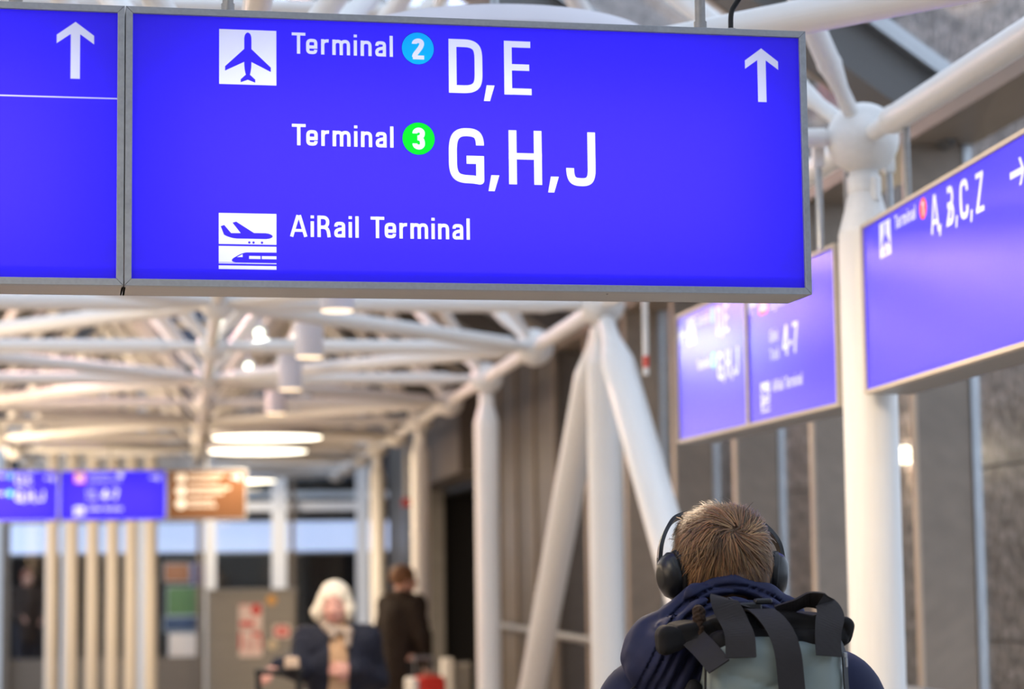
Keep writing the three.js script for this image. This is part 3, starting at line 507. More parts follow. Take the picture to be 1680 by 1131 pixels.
{
  const t = thing('suitcase', 'red hard suitcase with a pale side beside the person in the dark coat', 'suitcase', [1.945, 0, -17.9], .2);
  part('shell', box(.24, .74, .24, .03, .43, 0, .05), M.red, t); part('side_panel', box(.06, .72, .236, -.115, .43, 0, .028), M.white, t, 'pale side'); 
  for (let k = 0; k < 4; k++) part('rib', box(.014, .62, .01, -.045 + k * .05, .43, .122, .004), M.red, t);
  part('handle', [rod(V(-.07, .78, -.06), V(-.07, .93, -.06), .008, 8), rod(V(.07, .78, -.06), V(.07, .93, -.06), .008, 8), box(.18, .03, .03, 0, .94, -.06, .008)], M.silver, t);
  for (const [x, z] of [[-.14, .08], [.14, .08], [-.14, -.08], [.14, -.08]]) part('wheel', new THREE.CylinderGeometry(.03, .03, .025, 16).rotateZ(Math.PI / 2).translate(x, .03, z), M.black, t);
  const r = thing('radiator', 'low pale ribbed radiator beside the dark doorway', 'radiator', [2.62, 0, -21]);
  part('end_panel', box(.1, .78, .2, -.13, .42, 0, .01), M.white, r); for (let k = 0; k < 4; k++) part('rib', box(.022, .7, .16, -.05 + k * .042, .42, 0, .008), M.metalGrey, r);
  for (const x of [-.13, .06]) part('foot', box(.04, .06, .12, x, .03, 0), M.metalGrey, r);
}
// ---------- people ----------
function handGeo(w, d, n, thumb, curl) { // wrist, direction of the fingers, back-of-hand normal, side of the thumb
  w = V(...w); d = V(...d).normalize(); n = V(...n); n.addScaledVector(d, -n.dot(d)).normalize(); const s = n.clone().cross(d).multiplyScalar(thumb).normalize(), fs = [];
  const at = (a, b, c) => w.clone().addScaledVector(d, a).addScaledVector(s, b).addScaledVector(n, c);
  for (const b of [-.026, -.009, .009, .026]) { const p = at(.01, b * .6, 0), q = at(.085, b, 0); fs.push(cap(...p.toArray(), ...q.toArray(), .015, .0115)); }
  const palm = uni(fs.concat(cap(...w.clone().addScaledVector(d, -.05).toArray(), ...at(.01, 0, 0).toArray(), .024, .022)), .016), fingers = [];
  [[-.028, .058], [-.01, .074], [.009, .078], [.027, .068]].forEach(([b, len]) => {
    let p = at(.08, b, 0), dir = d.clone(); const q = [];
    [.45, .32, .25].forEach((f, i) => { dir = dir.clone().addScaledVector(n, -curl * (.5 + .25 * i)).normalize(); const e = p.clone().addScaledVector(dir, len * f); q.push(cap(...p.toArray(), ...e.toArray(), .0092 - i * .0008, .0085 - i * .0008)); p = e; });
    fingers.push(uni(q, .004));
  });
  const t0 = at(.015, .022, -.004), t1 = at(.05, .052, -.012), t2 = at(.078, .056, -.026);
  fingers.push(uni([cap(...t0.toArray(), ...t1.toArray(), .0135, .011), cap(...t1.toArray(), ...t2.toArray(), .0105, .0085)], .005));
  const f = (x, y, z) => { let m = palm(x, y, z); let k = 9; for (const g of fingers) k = Math.min(k, g(x, y, z)); return smin(m, k, .006); };
  const c = at(.06, 0, 0), h = .14; return nets(f, [c.x - h, c.y - h, c.z - h], [c.x + h, c.y + h, c.z + h], .0036);
}
const headField = () => {
  const a = uni([ell(0, .025, -.012, .076, .098, .097), ell(0, -.055, .028, .056, .062, .062), ell(0, -.02, .055, .055, .06, .04)], .03), nose = uni([cap(0, .012, .086, 0, -.028, .108, .007, .012), ell(0, -.034, .098, .017, .01, .013)], .012), ears = uni([ell(.078, -.012, -.006, .01, .03, .018), ell(-.078, -.012, -.006, .01, .03, .018)], .005), lips = ell(0, -.068, .085, .024, .008, .01), neck = cap(0, -.05, -.022, 0, -.17, -.04, .055, .062);
  return (x, y, z) => { let d = smin(smin(a(x, y, z), nose(x, y, z), .012), ears(x, y, z), .008); d = smin(d, lips(x, y, z), .006); d = smax(d, -(Math.hypot(Math.abs(x) - .032, y - .008, z - .107) - .021), .012); return smin(d, neck(x, y, z), .03); };
};
function placeHead(g, J) { return g.rotateX(J.nod ?? 0).rotateZ(J.tilt ?? 0).rotateY(J.face ?? 0).translate(...J.head); }
function body(J) { // one continuous surface: trunk, limbs, head and hands, meshed piece by piece on finer grids where it matters
  const k = .05, trunk = uni([ell(...J.pelvis, .155, .13, .105), ell(...J.chest, .165, .2, .115), capV(J.pelvis, J.chest, .125, .14), capV(J.shL, J.shR, .062), capV(J.chest, J.neck, .09, .058),
    capV(J.shL, J.elL, .05, .04), capV(J.elL, J.wrL, .04, .026), capV(J.shR, J.elR, .05, .04), capV(J.elR, J.wrR, .04, .026),
    capV(J.hipL, J.knL, .08, .055), capV(J.knL, J.anL, .054, .036), capV(J.hipR, J.knR, .08, .055), capV(J.knR, J.anR, .054, .036)], k);
  const P = Object.values(J).filter(Array.isArray), lo = [0, 1, 2].map(i => Math.min(...P.map(p => p[i])) - .2), hi = [0, 1, 2].map(i => Math.max(...P.map(p => p[i])) + .2); hi[1] = J.neck[1] + .08;
  const gs = [nets(trunk, lo, hi, .014), placeHead(nets(headField(), [-.12, -.19, -.13], [.12, .14, .13], .0045), J)];
  for (const [w, e, h, t] of [[J.wrL, J.elL, J.handL, -1], [J.wrR, J.elR, J.handR, 1]]) { const d = h?.dir ?? w.map((v, i) => v - e[i]); gs.push(handGeo(w, d, h?.back ?? [t * -1, 0, .2], h?.thumb ?? t, h?.curl ?? .35)); }
  return join(gs);
}
function jacketField(J, t, hem) {
  const parts = uni([ell(J.chest[0], J.chest[1], J.chest[2], .185 + t, .215, .13 + t), capV([J.pelvis[0], hem, J.pelvis[2]], J.chest, .14 + t, .15 + t), capV(J.shL, J.shR, .07 + t), capV(J.chest, J.neck, .1, .07 + t * .6)], .06);
  const arms = uni([capV(J.shL, J.elL, .064 + t, .052 + t), capV(J.elL, J.wrL, .052 + t, .04 + t), capV(J.shR, J.elR, .064 + t, .052 + t), capV(J.elR, J.wrR, .052 + t, .04 + t)], .03);
  return (x, y, z) => { const fold = .011 * rid(x * 5 + y * 2.5, y * 4.5 - x * 2, z * 5) + .007 * N3(x * 8, y * 8, z * 8); return Math.max(smin(parts(x, y, z), arms(x, y, z), .05) + fold, hem - y - .12, y - J.neck[1] - .03); };
}
function legsField(J, t, bottom = .05) { const f = uni([capV(J.hipL, J.knL, .088 + t, .066 + t), capV(J.knL, J.anL, .066 + t, .058 + t), capV(J.hipR, J.knR, .088 + t, .066 + t), capV(J.knR, J.anR, .066 + t, .058 + t), ell(...J.pelvis, .165 + t, .13, .12 + t)], .03); return (x, y, z) => Math.max(f(x, y, z) + .005 * N3(x * 11, y * 9, z * 11), bottom - y); }
function bounds(J, m, top) { const P = Object.values(J).filter(Array.isArray); return [[0, 1, 2].map(i => Math.min(...P.map(p => p[i])) - m), [0, 1, 2].map(i => i === 1 ? top : Math.max(...P.map(p => p[i])) + m)]; }
function shoe(p, yaw) { return nets(uni([cap(0, .045, -.04, 0, .035, .05, .04, .036), cap(0, .03, .05, 0, .028, .15, .036, .03), cap(0, .1, -.03, 0, .04, -.03, .045, .045)], .03), [-.08, -.01, -.12], [.08, .17, .22], .008).rotateY(yaw).translate(p[0], p[1] - .08, p[2]); }
const cloth = (r, g, b, o = {}) => phy({ color: lin(r, g, b), roughness: .82, sheen: .06, sheenRoughness: .6, specularIntensity: .25, bumpMap: weaveTex, bumpScale: .0003, ...o });

// the backpacker in the foreground, seen from behind; feet at the origin, walking away along -z
{
  const t = thing('person', 'person with short brown hair in a navy hooded jacket, seen from behind in the foreground', 'person', [.956, 0, -3.85]);
  const J = { pelvis: [.03, .95, 0], chest: [.03, 1.27, 0], neck: [.01, 1.5, -.01], head: [0, 1.622, -.03], face: Math.PI, shL: [-.135, 1.395, 0], elL: [-.225, 1.12, .03], wrL: [-.22, .87, -.05], shR: [.185, 1.4, 0], elR: [.265, 1.12, .03], wrR: [.26, .87, -.06], hipL: [-.06, .92, 0], knL: [-.07, .5, -.06], anL: [-.07, .09, .1], hipR: [.12, .92, 0], knR: [.13, .5, -.1], anR: [.12, .09, -.16], handL: { back: [-1, 0, 0], thumb: -1, curl: .4 }, handR: { back: [1, 0, 0], thumb: 1, curl: .4 } };
  part('body', body(J), M.skin, t);
  const navy = cloth(.014, .0165, .042, { sheen: .1, sheenColor: lin(.2, .22, .5), roughness: .7 });
  const jf = jacketField(J, .022, .86), [jl, jh] = bounds(J, .17, 1.62); jl[1] = .7;
  const wrinkle = (x, y, z) => jf(x, y, z) + .006 * Math.sin((x * .8 + y) * 75 + 6 * N3(x * 5, y * 5, z * 5)) * Math.max(0, N3(x * 4, y * 4, z * 4));
  part('jacket', nets(wrinkle, jl, jh, .01), navy, t);
  // hood lying on the shoulders: a soft bag with a quilted rim standing round the nape
  const bag = ell(-.015, 1.5, .055, .18, .1, .1), low = ell(-.11, 1.475, .085, .08, .085, .075);
  const rim = []; const rp = [[-.165, 1.5, .06], [-.125, 1.565, .075], [-.075, 1.603, .08], [-.01, 1.612, .08], [.05, 1.6, .075], [.1, 1.565, .06], [.15, 1.51, .04]]; for (let i = 0; i < rp.length - 1; i++) rim.push(capV(rp[i], rp[i + 1], .022));
  const rim2 = []; const r2 = rp.map(([x, y, z], i) => [x * 1.06, y - .034, z + .03]); for (let i = 0; i < r2.length - 1; i++) rim2.push(capV(r2[i], r2[i + 1], .026));
  const rimF = uni(rim, .015), rim2F = uni(rim2, .015), hole = ell(0, 1.62, -.005, .075, .1, .075);
  part('hood', nets((x, y, z) => { const a = Math.atan2(y - 1.42, x + .01); let d = smin(smin(bag(x, y, z), low(x, y, z), .04), smin(rimF(x, y, z), rim2F(x, y, z), .006), .012); const q = N3(x * 7 + 2, y * 7, z * 7), r1 = Math.hypot(x + .01, (y - 1.4) * 1.05); const e = Math.hypot((x + .01) / .18, (y - 1.42) / .2) + .05 * q; for (const [c, w, dp] of [[.955, .012, .008], [.875, .016, .011], [.8, .02, .008], [.7, .026, .016], [.56, .026, .013]]) d += dp * Math.exp(-(((e - c) / w) ** 2)); d += .011 * rid(x * 8 + y * 5, y * 7 - x * 5, z * 6, 6) + .008 * N3(x * 11, y * 11, z * 11) + .003 * N3(x * 34, y * 34, z * 34); return smax(d, -hole(x, y, z), .02); }, [-.26, 1.34, -.1], [.24, 1.67, .22], .0045), cloth(.0145, .0175, .046, { sheen: .1, sheenColor: lin(.2, .22, .5), roughness: .68 }), t);
  part('trousers', nets(legsField(J, .012), ...bounds(J, .16, 1.06), .013), cloth(.03, .03, .035), t);
  part('shoe', shoe(J.anL, Math.PI), M.black, t); part('shoe', shoe(J.anR, Math.PI), M.black, t);
  part('seam', tube([V(-.215, 1.43, .06), V(-.19, 1.44, .075), V(-.165, 1.475, .1)], .0012, 20, 6), M.black, t);
  // hair: a base shaped like the cut, and strands combed away from a whorl on the back of the crown
  const hairCol = [.185, .092, .04], C = V(-.003, 1.662, -.012), RX = .0805, RY = .0915, RZ = .1;
  const nape = uni([(x, y, z) => ((Math.abs((x - C.x) / (RX - .006)) ** 2.5 + Math.abs((y - C.y) / (RY - .006)) ** 2.5 + Math.abs((z - C.z) / (RZ - .006)) ** 2.5) ** .4 - 1) * .085, ell(0, 1.63, .01, .07, .07, .075)], .03), faceCut = (x, y, z) => -z - .045 + Math.max(0, 1.72 - y) * .35;
  const hair = part('hair', nets((x, y, z) => smax(nape(x, y, z) + .004 * N3(x * 40, y * 40, z * 40), faceCut(x, y, z) - .03, .02), [-.12, 1.54, -.14], [.12, 1.79, .12], .005), std({ color: lin(.085, .042, .018), roughness: .7 }), t);
  const pos = [], col = [], nrm = [], whorl = V(.018, .5, .86).normalize(), n0 = 11000;
  const surf = (d) => { const p = 2.5, k = (Math.abs(d.x / RX) ** p + Math.abs(d.y / RY) ** p + Math.abs(d.z / RZ) ** p) ** (-1 / p); const low = Math.max(0, -(d.y) - .1); return d.clone().multiplyScalar(k * (1 - .12 * low)); };
  for (let i = 0; i < n0; i++) {
    const y = 1 - 2 * ((i + .5) / n0), a = i * 2.399963; const d = V(Math.sqrt(1 - y * y) * Math.cos(a), y, Math.sqrt(1 - y * y) * Math.sin(a));
    d.x += (rnd() - .5) * .05; d.z += (rnd() - .5) * .05; d.y += (rnd() - .5) * .05; d.normalize();
    if (d.z < -.55 && d.y < .35) continue; if (d.y < -.62) continue;
    const away = d.clone().sub(whorl).addScaledVector(d, -d.dot(d.clone().sub(whorl))); const dist = Math.max(.05, d.distanceTo(whorl)); away.normalize();
    const spin = d.clone().cross(away).multiplyScalar(.75 * Math.exp(-dist * 1.6)), clump = V(N3(d.x * 3.4, d.y * 3.4, d.z * 3.4 + 7), N3(d.x * 3.4 + 9, d.y * 3.4, d.z * 3.4), N3(d.x * 3.4, d.y * 3.4 + 9, d.z * 3.4)).multiplyScalar(1.25);
    const dir = away.add(spin).add(clump).add(V(0, -.55 * Math.max(0, .5 - d.y), 0)); dir.addScaledVector(d, -dir.dot(d)).normalize();
    const topness = Math.max(0, d.y), len = (.36 + .34 * rnd()) * (d.y < -.25 ? .75 : 1) * (1 + .15 * topness), stray = rnd() < .03 ? 1.8 : 1, lift = (.03 + .06 * rnd() + .11 * Math.abs(N3(d.x * 5, d.y * 5, d.z * 5)) + .03 * topness) * stray, curve = (rnd() - .5) * .5;
    const tone = Math.max(.25, .5 + .65 * rnd() + 1.0 * N3(d.x * 6.5, d.y * 6.5, d.z * 6.5 + 4)), gold = .85 + .4 * rnd(), seg = 4, pts = [];
    const side = d.clone().cross(dir);
    for (let s = 0; s <= seg; s++) { const u = s / seg, q = d.clone().addScaledVector(dir, len * u).addScaledVector(side, curve * len * u * u).normalize(); const p = surf(q).multiplyScalar(.985 + lift * Math.sin(Math.min(1, u * 1.1) * 1.9) * (.55 + .45 * u)); pts.push(p.add(C)); }
    const w0 = .00085 + .0005 * rnd();
    for (let s = 0; s < seg; s++) {
      const p = pts[s], q = pts[s + 1], out = p.clone().sub(C).normalize(), sd = q.clone().sub(p).cross(out).normalize(), w = w0 * (1 - .2 * s), w1 = s === seg - 1 ? w0 * .12 : w0 * (1 - .2 * (s + 1));
      const A = p.clone().addScaledVector(sd, w), B = p.clone().addScaledVector(sd, -w), D = q.clone().addScaledVector(sd, w1), E = q.clone().addScaledVector(sd, -w1);
      for (const v of [A, D, B, B, D, E]) { pos.push(v.x, v.y, v.z); const k = v === A || v === D ? .35 : -.35, nn = out.clone().addScaledVector(sd, k).normalize(); nrm.push(nn.x, nn.y, nn.z); col.push(hairCol[0] * tone, hairCol[1] * tone * gold, hairCol[2] * tone * gold); }
    }
  }
  const hg = new THREE.BufferGeometry(); hg.setAttribute('position', new THREE.Float32BufferAttribute(pos, 3)); hg.setAttribute('normal', new THREE.Float32BufferAttribute(nrm, 3)); hg.setAttribute('color', new THREE.Float32BufferAttribute(col, 3));
  const hs = part('strands', hg, phy({ color: 0xffffff, vertexColors: true, roughness: .45, specularIntensity: .55, side: THREE.DoubleSide }), hair); hs.userData.kind = 'stuff';
}
{ // over-ear headphones
  const t = thing('headphones', 'black over-ear headphones on the foreground person\'s head', 'headphones', [.956, 0, -3.85]);
  for (const s of [-1, 1]) {
    const o = [s * .093, 1.632, .0], T = g => g.scale(.94, .94, .94).rotateZ(-s * Math.PI / 2).scale(1, 1.12, .92).rotateY(-s * .22).rotateZ(-s * .1).translate(s < 0 ? -.093 : .083, 1.634, .004);
    part('ear_cushion', T(lathe([[.0, -.022], [.028, -.024], [.04, -.018], [.043, -.008], [.04, .001], [.0, .001]], 40)), M.black, t);
    part('ear_cup', T(lathe([[.04, .002], [.0405, .009], [.038, .012], [.0375, .0135], [.034, .021], [.024, .029], [.016, .031], [.0, .031]], 40)), M.blackGloss, t);
    part('yoke', tube([V(s * .108 - (s > 0 ? .008 : 0), 1.6, .0), V(s * .119 - (s > 0 ? .009 : 0), 1.635, -.004), V(s * .117 - (s > 0 ? .009 : 0), 1.665, -.012)], .0045, 16, 8), M.blackGloss, t);
  }
  const bp = [V(-.117, 1.66, -.012), V(-.112, 1.688, -.018), V(-.097, 1.715, -.04), V(-.07, 1.738, -.075), V(-.03, 1.746, -.085), V(.02, 1.746, -.085), V(.062, 1.738, -.075), V(.088, 1.715, -.04), V(.103, 1.688, -.018), V(.108, 1.66, -.012)];
  part('headband', ribbon(bp, V(0, .35, 1), .021, .007, 48), M.blackGloss, t);
}
{ // roll-top backpack
  const t = thing('backpack', 'grey green roll-top backpack with wide black straps on the person\'s back', 'backpack', [.956, 0, -3.85]);
  const grey = phy({ color: lin(.15, .185, .176), specularIntensity: .6, roughness: .5, clearcoat: .1, clearcoatRoughness: .5, bumpMap: weaveTex, bumpScale: .0001 }), blk = cloth(.011, .0105, .011, { roughness: .7, specularIntensity: .15, sheen: 0 }), web = cloth(.022, .02, .021, { roughness: .62, bumpScale: .0008 });
  const rbox = (x, y, z) => { const ty = Math.max(0, Math.min(1, (1.54 - y) / .35)), hw = .118 + .01 * ty, dx = Math.abs(x - .02) - hw + .035, dy = Math.abs(y - 1.33) - .203 + .035, dz = Math.abs(z - .205) - .062 + .035; const d = Math.hypot(Math.max(dx, 0), Math.max(dy, 0), Math.max(dz, 0)) + Math.min(Math.max(dx, dy, dz), 0) - .035; const top = Math.max(0, 1 - (1.535 - y) / .12);
    return d + .013 * top * rid(x * 7 + y * 5, y * 6 - x * 4, 2) + .006 * rid(x * 5 - y * 5, y * 4 + 3, 6) + .008 * N3(x * 9, y * 7, z * 9 + 4) - .012 * Math.exp(-(((x - .02) / .1) ** 2 + ((y - 1.4) / .12) ** 2)) * (z > .2 ? 1 : 0); };
  part('body', nets(rbox, [-.17, 1.08, .1], [.2, 1.6, .32], .006), grey, t);
  const rb = (x, y, z, cx, cy, cz, hx, hy, hz, r) => { const a = Math.abs(x - cx) - hx + r, b = Math.abs(y - cy) - hy + r, c = Math.abs(z - cz) - hz + r; return Math.hypot(Math.max(a, 0), Math.max(b, 0), Math.max(c, 0)) + Math.min(Math.max(a, b, c), 0) - r; };
  const roll = (x, y, z) => { const s = .012 * Math.cos(x * 9), Y = y + .03 * x * x * 10 - .06 * x * .5 + .012 - s; return smin(smin(rb(x, Y, z, 0, 1.549, .19, .168, .025, .032, .015), rb(x, Y, z, .015, 1.53, .205, .13, .018, .03, .016), .008), rb(x, y, z, .135, 1.527, .2, .026, .016, .024, .008), .006); };
  part('roll_top', nets((x, y, z) => roll(x, y, z) + .007 * N3(x * 20, y * 14, z * 14) + .005 * rid(x * 13 + y * 7, y * 9 + x * 5, z * 8, 6), [-.23, 1.47, .1], [.23, 1.62, .28], .004), blk, t);
  part('collar', nets((x, y, z) => rb(x, y, z, .02, 1.515, .205, .112, .03, .052, .03) + .006 * rid(x * 14 + y * 6, y * 8, z * 7), [-.14, 1.45, .1], [.18, 1.58, .3], .0055), blk, t);
  part('fleece_tab', [cap].map(() => nets((x, y, z) => cap(-.098, 1.53, .208, -.097, 1.575, .2, .012, .011)(x, y, z) + .003 * N3(x * 200, y * 200, z * 200), [-.14, 1.5, .16], [-.08, 1.61, .23], .0022)), cloth(.03, .018, .012), t);
  part('handle_strap', ribbon([V(-.06, 1.597, .225), V(-.063, 1.59, .238), V(-.052, 1.562, .252), V(-.046, 1.535, .272), V(-.047, 1.5, .283)], (q => V(1, -.32 * (1 - q), .15)), (q => .045 + .006 * q), .004, 30), web, t, 'left handle strap');
  part('handle_strap', ribbon([V(-.058, 1.594, .224), V(-.04, 1.585, .21), V(-.015, 1.577, .2), V(.0, 1.574, .195)], V(.15, .5, .8), .02, .004, 20), web, t);
  part('centre_strap', ribbon([V(.0, 1.575, .2), V(.003, 1.576, .222), V(.012, 1.565, .247), V(.024, 1.54, .272), V(.031, 1.51, .284), V(.035, 1.46, .288), V(.038, 1.4, .289), V(.038, 1.3, .286)], V(1, .0, -.05), .046, .0035, 40), web, t);
  part('loop_handle', ribbon([V(.035, 1.572, .205), V(.06, 1.58, .21), V(.09, 1.592, .215), V(.112, 1.587, .226), V(.118, 1.57, .243), V(.108, 1.548, .264), V(.103, 1.525, .275), V(.102, 1.5, .282)], (q => q < .45 ? V(.1, .75 * (1 - q), .7) : V(1, .05, -.25)), (q => .03 + .018 * Math.min(1, q * 1.8)), .004, 40), web, t);
  part('buckle', [box(.062, .016, .014, .012, 1.581, .2, .005).rotateZ(.02), box(.03, .01, .02, .014, 1.59, .2, .004), box(.012, .006, .01, .046, 1.577, .2, .002)], M.blackGloss, t);
  const zip = [V(.118, 1.538, .2), V(.13, 1.528, .235), V(.136, 1.505, .252), V(.136, 1.46, .262), V(.138, 1.4, .262), V(.138, 1.3, .26)];
  part('zipper', ribbon(zip, V(1, 0, -.9), .013, .003, 40), M.black, t); part('zip_slider', [box(.006, .009, .004, .1365, 1.5, .262, .001), box(.004, .015, .003, .137, 1.488, .266, .001)], M.silver, t);
  part('piping', tube([V(-.103, 1.535, .2), V(-.1, 1.5, .249), V(-.102, 1.45, .258), V(-.104, 1.35, .258), V(-.106, 1.25, .255)], .0022, 40, 8), M.black, t);
  part('side_strap', ribbon([V(-.11, 1.53, .215), V(-.098, 1.51, .255), V(-.084, 1.486, .282)], V(1, .62, 0), .042, .004, 20), web, t);
  part('side_pocket', nets((x, y, z) => ell(-.113, 1.3, .215, .035, .165, .045)(x, y, z) + .008 * N3(x * 14, y * 14, z * 14), [-.18, 1.1, .13], [-.05, 1.5, .29], .006), blk, t);
  for (const s of [-1, 1]) part('shoulder_strap', ribbon([V(.03 + s * .09, 1.5, .13), V(.02 + s * .11, 1.53, .06), V(.02 + s * .12, 1.51, -.05), V(.02 + s * .125, 1.4, -.16), V(.02 + s * .13, 1.25, -.16), V(.02 + s * .12, 1.13, .0), V(.03 + s * .1, 1.12, .14)], V(1, 0, 0), .06, .012, 50), blk, t);
}
{ // woman with white hair walking towards the camera
  const t = thing('person', 'person with white hair, dark open jacket and beige top, walking towards the camera', 'person', [.9, 0, -12.8], -.05);
  const J = { pelvis: [0, .84, 0], chest: [-.02, 1.13, .02], neck: [-.025, 1.33, .03], head: [-.03, 1.465, .05], nod: .14, face: -.12, shL: [-.18, 1.25, .03], elL: [-.235, 1.1, .12], wrL: [-.35, 1.12, .26], shR: [.15, 1.25, .02], elR: [.215, 1.02, -.02], wrR: [.075, 1.09, .17], hipL: [-.09, .8, 0], knL: [-.1, .44, .1], anL: [-.1, .09, .06], hipR: [.09, .8, 0], knR: [.1, .44, .02], anR: [.1, .1, -.2], handL: { dir: [-.5, -.3, .6], back: [0, 1, .3], thumb: -1, curl: .9 }, handR: { dir: [-1, .1, .4], back: [.2, .1, 1], thumb: 1, curl: .9 } };
  part('body', body(J), std({ color: lin(.68, .36, .29), roughness: .55 }), t);
  const top = uni([ell(...J.chest, .165, .22, .13), capV([0, .72, .01], J.chest, .145, .14), capV(J.chest, J.neck, .1, .066)], .05);
  part('sweater', nets((x, y, z) => Math.max(top(x, y, z) + .004 * Math.sin(x * 120) * .5, .62 - y), [-.3, .6, -.2], [.3, 1.42, .26], .01), cloth(.5, .32, .19), t);
  const jf = jacketField(J, .018, .78), [a, b] = bounds(J, .16, 1.42); a[1] = .62;
  part('jacket', nets((x, y, z) => smax(jf(x, y, z), .056 + (y - .9) * -.02 - Math.abs(x + .01) - (z < .04 ? 1 : 0), .015), a, b, .011), cloth(.016, .018, .03, { roughness: .6 }), t);
  part('scarf', nets((x, y, z) => uni([cap(-.08, 1.335, .1, .04, 1.3, .14, .022), cap(.05, 1.31, .13, .04, 1.23, .16, .024, .02), cap(-.08, 1.335, .1, -.04, 1.28, .15, .022, .018), cap(-.08, 1.345, .06, .05, 1.35, .02, .034)], .02)(x, y, z) + .006 * N3(x * 25, y * 25, z * 25), [-.2, 1.1, -.1], [.2, 1.46, .28], .009), cloth(.36, .29, .235), t);
  part('trousers', nets(legsField(J, .01), ...bounds(J, .16, .94), .013), cloth(.04, .045, .07), t); part('shoe', shoe(J.anL, 0), M.black, t); part('shoe', shoe(J.anR, 0), M.black, t);
  const hair = placeHead(nets((x, y, z) => { const out = uni([ell(0, .036, -.02, .092, .094, .108), ell(-.082, -.04, .0, .038, .07, .066), ell(.08, -.04, .0, .036, .07, .066), ell(0, -.04, -.06, .085, .08, .06), ell(-.118, -.055, .0, .02, .024, .028)], .035)(x, y, z), face = ell(0, -.04, .11, .062, .092, .1)(x, y, z); return smax(out + .006 * Math.sin(y * 90 + x * 60) * N3(x * 12, y * 12, z * 12) + .006 * N3(x * 30, y * 22, z * 30), -face, .02); }, [-.18, -.18, -.17], [.17, .17, .15], .006), J);
  part('hair', hair, std({ color: lin(.83, .74, .58), roughness: .6 }), t);
  for (const s of [-1, 1]) part('eye', placeHead(new THREE.SphereGeometry(.011, 12, 10).translate(s * .031, .006, .078), J), std({ color: lin(.08, .05, .04), roughness: .3 }), t);
  part('mouth', placeHead(new THREE.SphereGeometry(.02, 14, 8).scale(1, .28, .3).translate(0, -.068, .094), J), std({ color: lin(.5, .12, .11), roughness: .5 }), t);
}
{ // luggage trolley she pushes
  const t = thing('luggage_trolley', 'metal luggage trolley held by the person with white hair', 'trolley', [.6, 0, -12.35]);
  part('handle_bar', rod(V(-.2, 1.1, 0), V(.06, 1.1, 0), .018, 14), M.black, t);
  for (const x of [-.18, .04]) { part('upright', tube([V(x, 1.1, 0), V(x, .9, .04), V(x, .3, .1), V(x, .15, .16)], .016, 30, 10), M.black, t); part('side_rail', rod(V(x, .16, .14), V(x * .8, .14, .8), .014, 10), M.silver, t); }
  part('cross_bar', rod(V(-.18, .7, .066), V(.04, .7, .066), .01, 10), M.silver, t); part('deck', box(.24, .02, .6, -.07, .15, .5, .006), M.metalGrey, t);
  for (const [x, z] of [[-.17, .2], [.03, .2], [-.07, .78]]) part('wheel', new THREE.CylinderGeometry(.065, .065, .03, 20).rotateZ(Math.PI / 2).translate(x, .065, z), M.black, t);
  solo('paper_bag', nets((x, y, z) => { const d = [Math.abs(x - .6) - .03, Math.abs(y - 1.15) - .02, Math.abs(z + 12.3) - .02]; return Math.hypot(Math.max(d[0], 0), Math.max(d[1], 0), Math.max(d[2], 0)) + Math.min(Math.max(...d), 0) - .01 + .006 * N3(x * 20, y * 20, z * 20); }, [.5, 1.07, -12.36], [.74, 1.27, -12.22], .007), cloth(.6, .45, .33), 'small beige pouch held over the trolley handle', 'pouch');
}
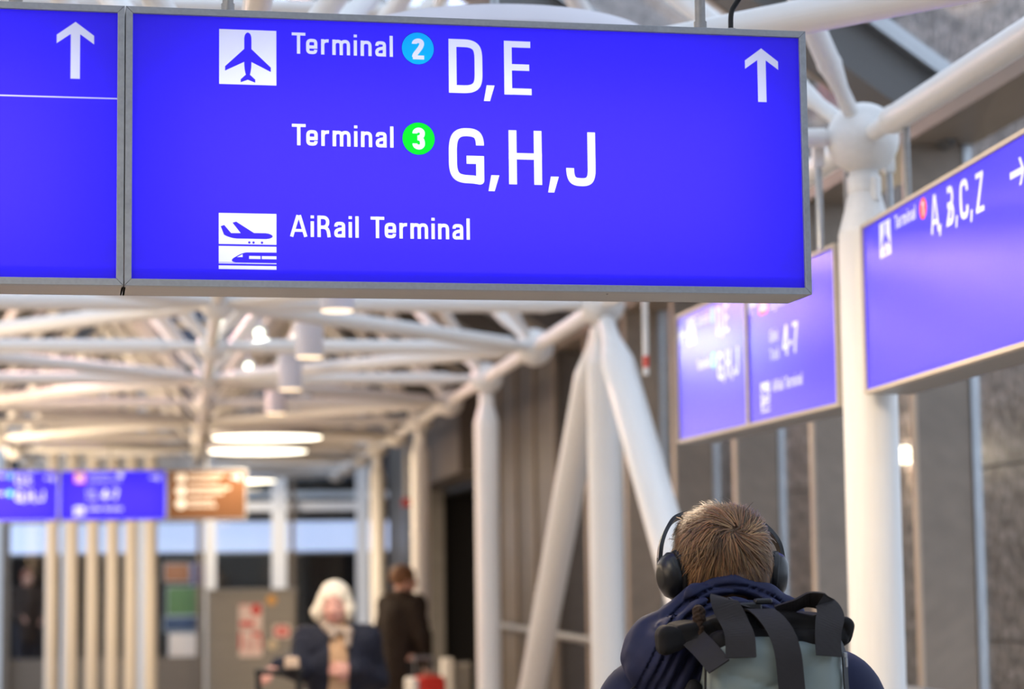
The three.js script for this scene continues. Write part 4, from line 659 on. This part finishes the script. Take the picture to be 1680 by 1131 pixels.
{ // person in the dark coat, farther back, turned to the right
  const t = thing('person', 'person with brown hair in a long dark coat, turned away by the far column', 'person', [1.83, 0, -18.6], 2.2);
  const J = { pelvis: [0, .9, 0], chest: [0, 1.22, 0], neck: [0, 1.43, .01], head: [0, 1.565, .03], face: -.35, shL: [-.18, 1.36, 0], elL: [-.26, 1.1, .0], wrL: [-.26, .86, .06], shR: [.18, 1.36, 0], elR: [.25, 1.1, -.02], wrR: [.25, .85, .05], hipL: [-.09, .88, 0], knL: [-.09, .48, .06], anL: [-.09, .09, -.08], hipR: [.09, .88, 0], knR: [.1, .48, .05], anR: [.1, .09, .14], handL: { back: [-1, 0, 0], thumb: -1 }, handR: { back: [1, 0, 0], thumb: 1 } };
  part('body', body(J), M.skin, t);
  const jf = jacketField(J, .016, .6), [a, b] = bounds(J, .18, 1.5); a[1] = .4; part('coat', nets(jf, a, b, .013), cloth(.022, .016, .013), t);
  part('collar', nets(uni([cap(-.07, 1.43, .05, .07, 1.43, .05, .035), cap(-.08, 1.44, -.05, .08, 1.44, -.05, .045)], .05), [-.16, 1.35, -.13], [.16, 1.52, .13], .011), cloth(.03, .02, .015), t);
  part('trousers', nets(legsField(J, .012), ...bounds(J, .16, .9), .014), cloth(.015, .015, .017), t); part('shoe', shoe(J.anL, 0), M.black, t); part('shoe', shoe(J.anR, 0), M.black, t);
  part('hair', placeHead(nets((x, y, z) => smax(ell(0, .035, -.02, .092, .1, .112)(x, y, z) + .006 * N3(x * 30, y * 30, z * 30), -ell(0, -.045, .12, .075, .1, .1)(x, y, z), .02), [-.12, -.1, -.15], [.12, .15, .13], .007), J), std({ color: lin(.14, .06, .022), roughness: .6 }), t);
  for (const s of [-1, 1]) part('eye', placeHead(new THREE.SphereGeometry(.011, 12, 10).translate(s * .031, .006, .078), J), M.black, t);
}
{ // a dim passer-by in the hall behind the left end window
  const t = thing('person', 'dim person in dark clothes behind the end window at the left edge', 'person', [-2.15, 0, -31.9], .4);
  const J = { pelvis: [0, .92, 0], chest: [0, 1.24, 0], neck: [0, 1.46, .01], head: [0, 1.6, .03], shL: [-.18, 1.38, 0], elL: [-.25, 1.12, .05], wrL: [-.16, 1.05, .22], shR: [.18, 1.38, 0], elR: [.25, 1.12, .05], wrR: [.14, 1.02, .22], hipL: [-.09, .9, 0], knL: [-.09, .48, .04], anL: [-.1, .09, 0], hipR: [.09, .9, 0], knR: [.1, .48, .04], anR: [.1, .09, .04] };
  part('body', body(J), M.skin, t); const jf = jacketField(J, .02, .8), [a, b] = bounds(J, .18, 1.52); a[1] = .65; part('jacket', nets(jf, a, b, .014), cloth(.05, .035, .03), t);
  part('trousers', nets(legsField(J, .012), ...bounds(J, .16, 1.02), .015), cloth(.03, .03, .04), t); part('shoe', shoe(J.anL, 0), M.black, t); part('shoe', shoe(J.anR, 0), M.black, t);
  part('hair', placeHead(nets((x, y, z) => smax(ell(0, .035, -.02, .09, .1, .11)(x, y, z), -ell(0, -.045, .12, .075, .1, .1)(x, y, z), .02), [-.12, -.1, -.15], [.12, .15, .13], .008), J), std({ color: lin(.2, .06, .03), roughness: .6 }), t);
}
scene.traverse(o => { if (o.isMesh) o.castShadow = o.receiveShadow = true; });
renderer.render(scene, camera);
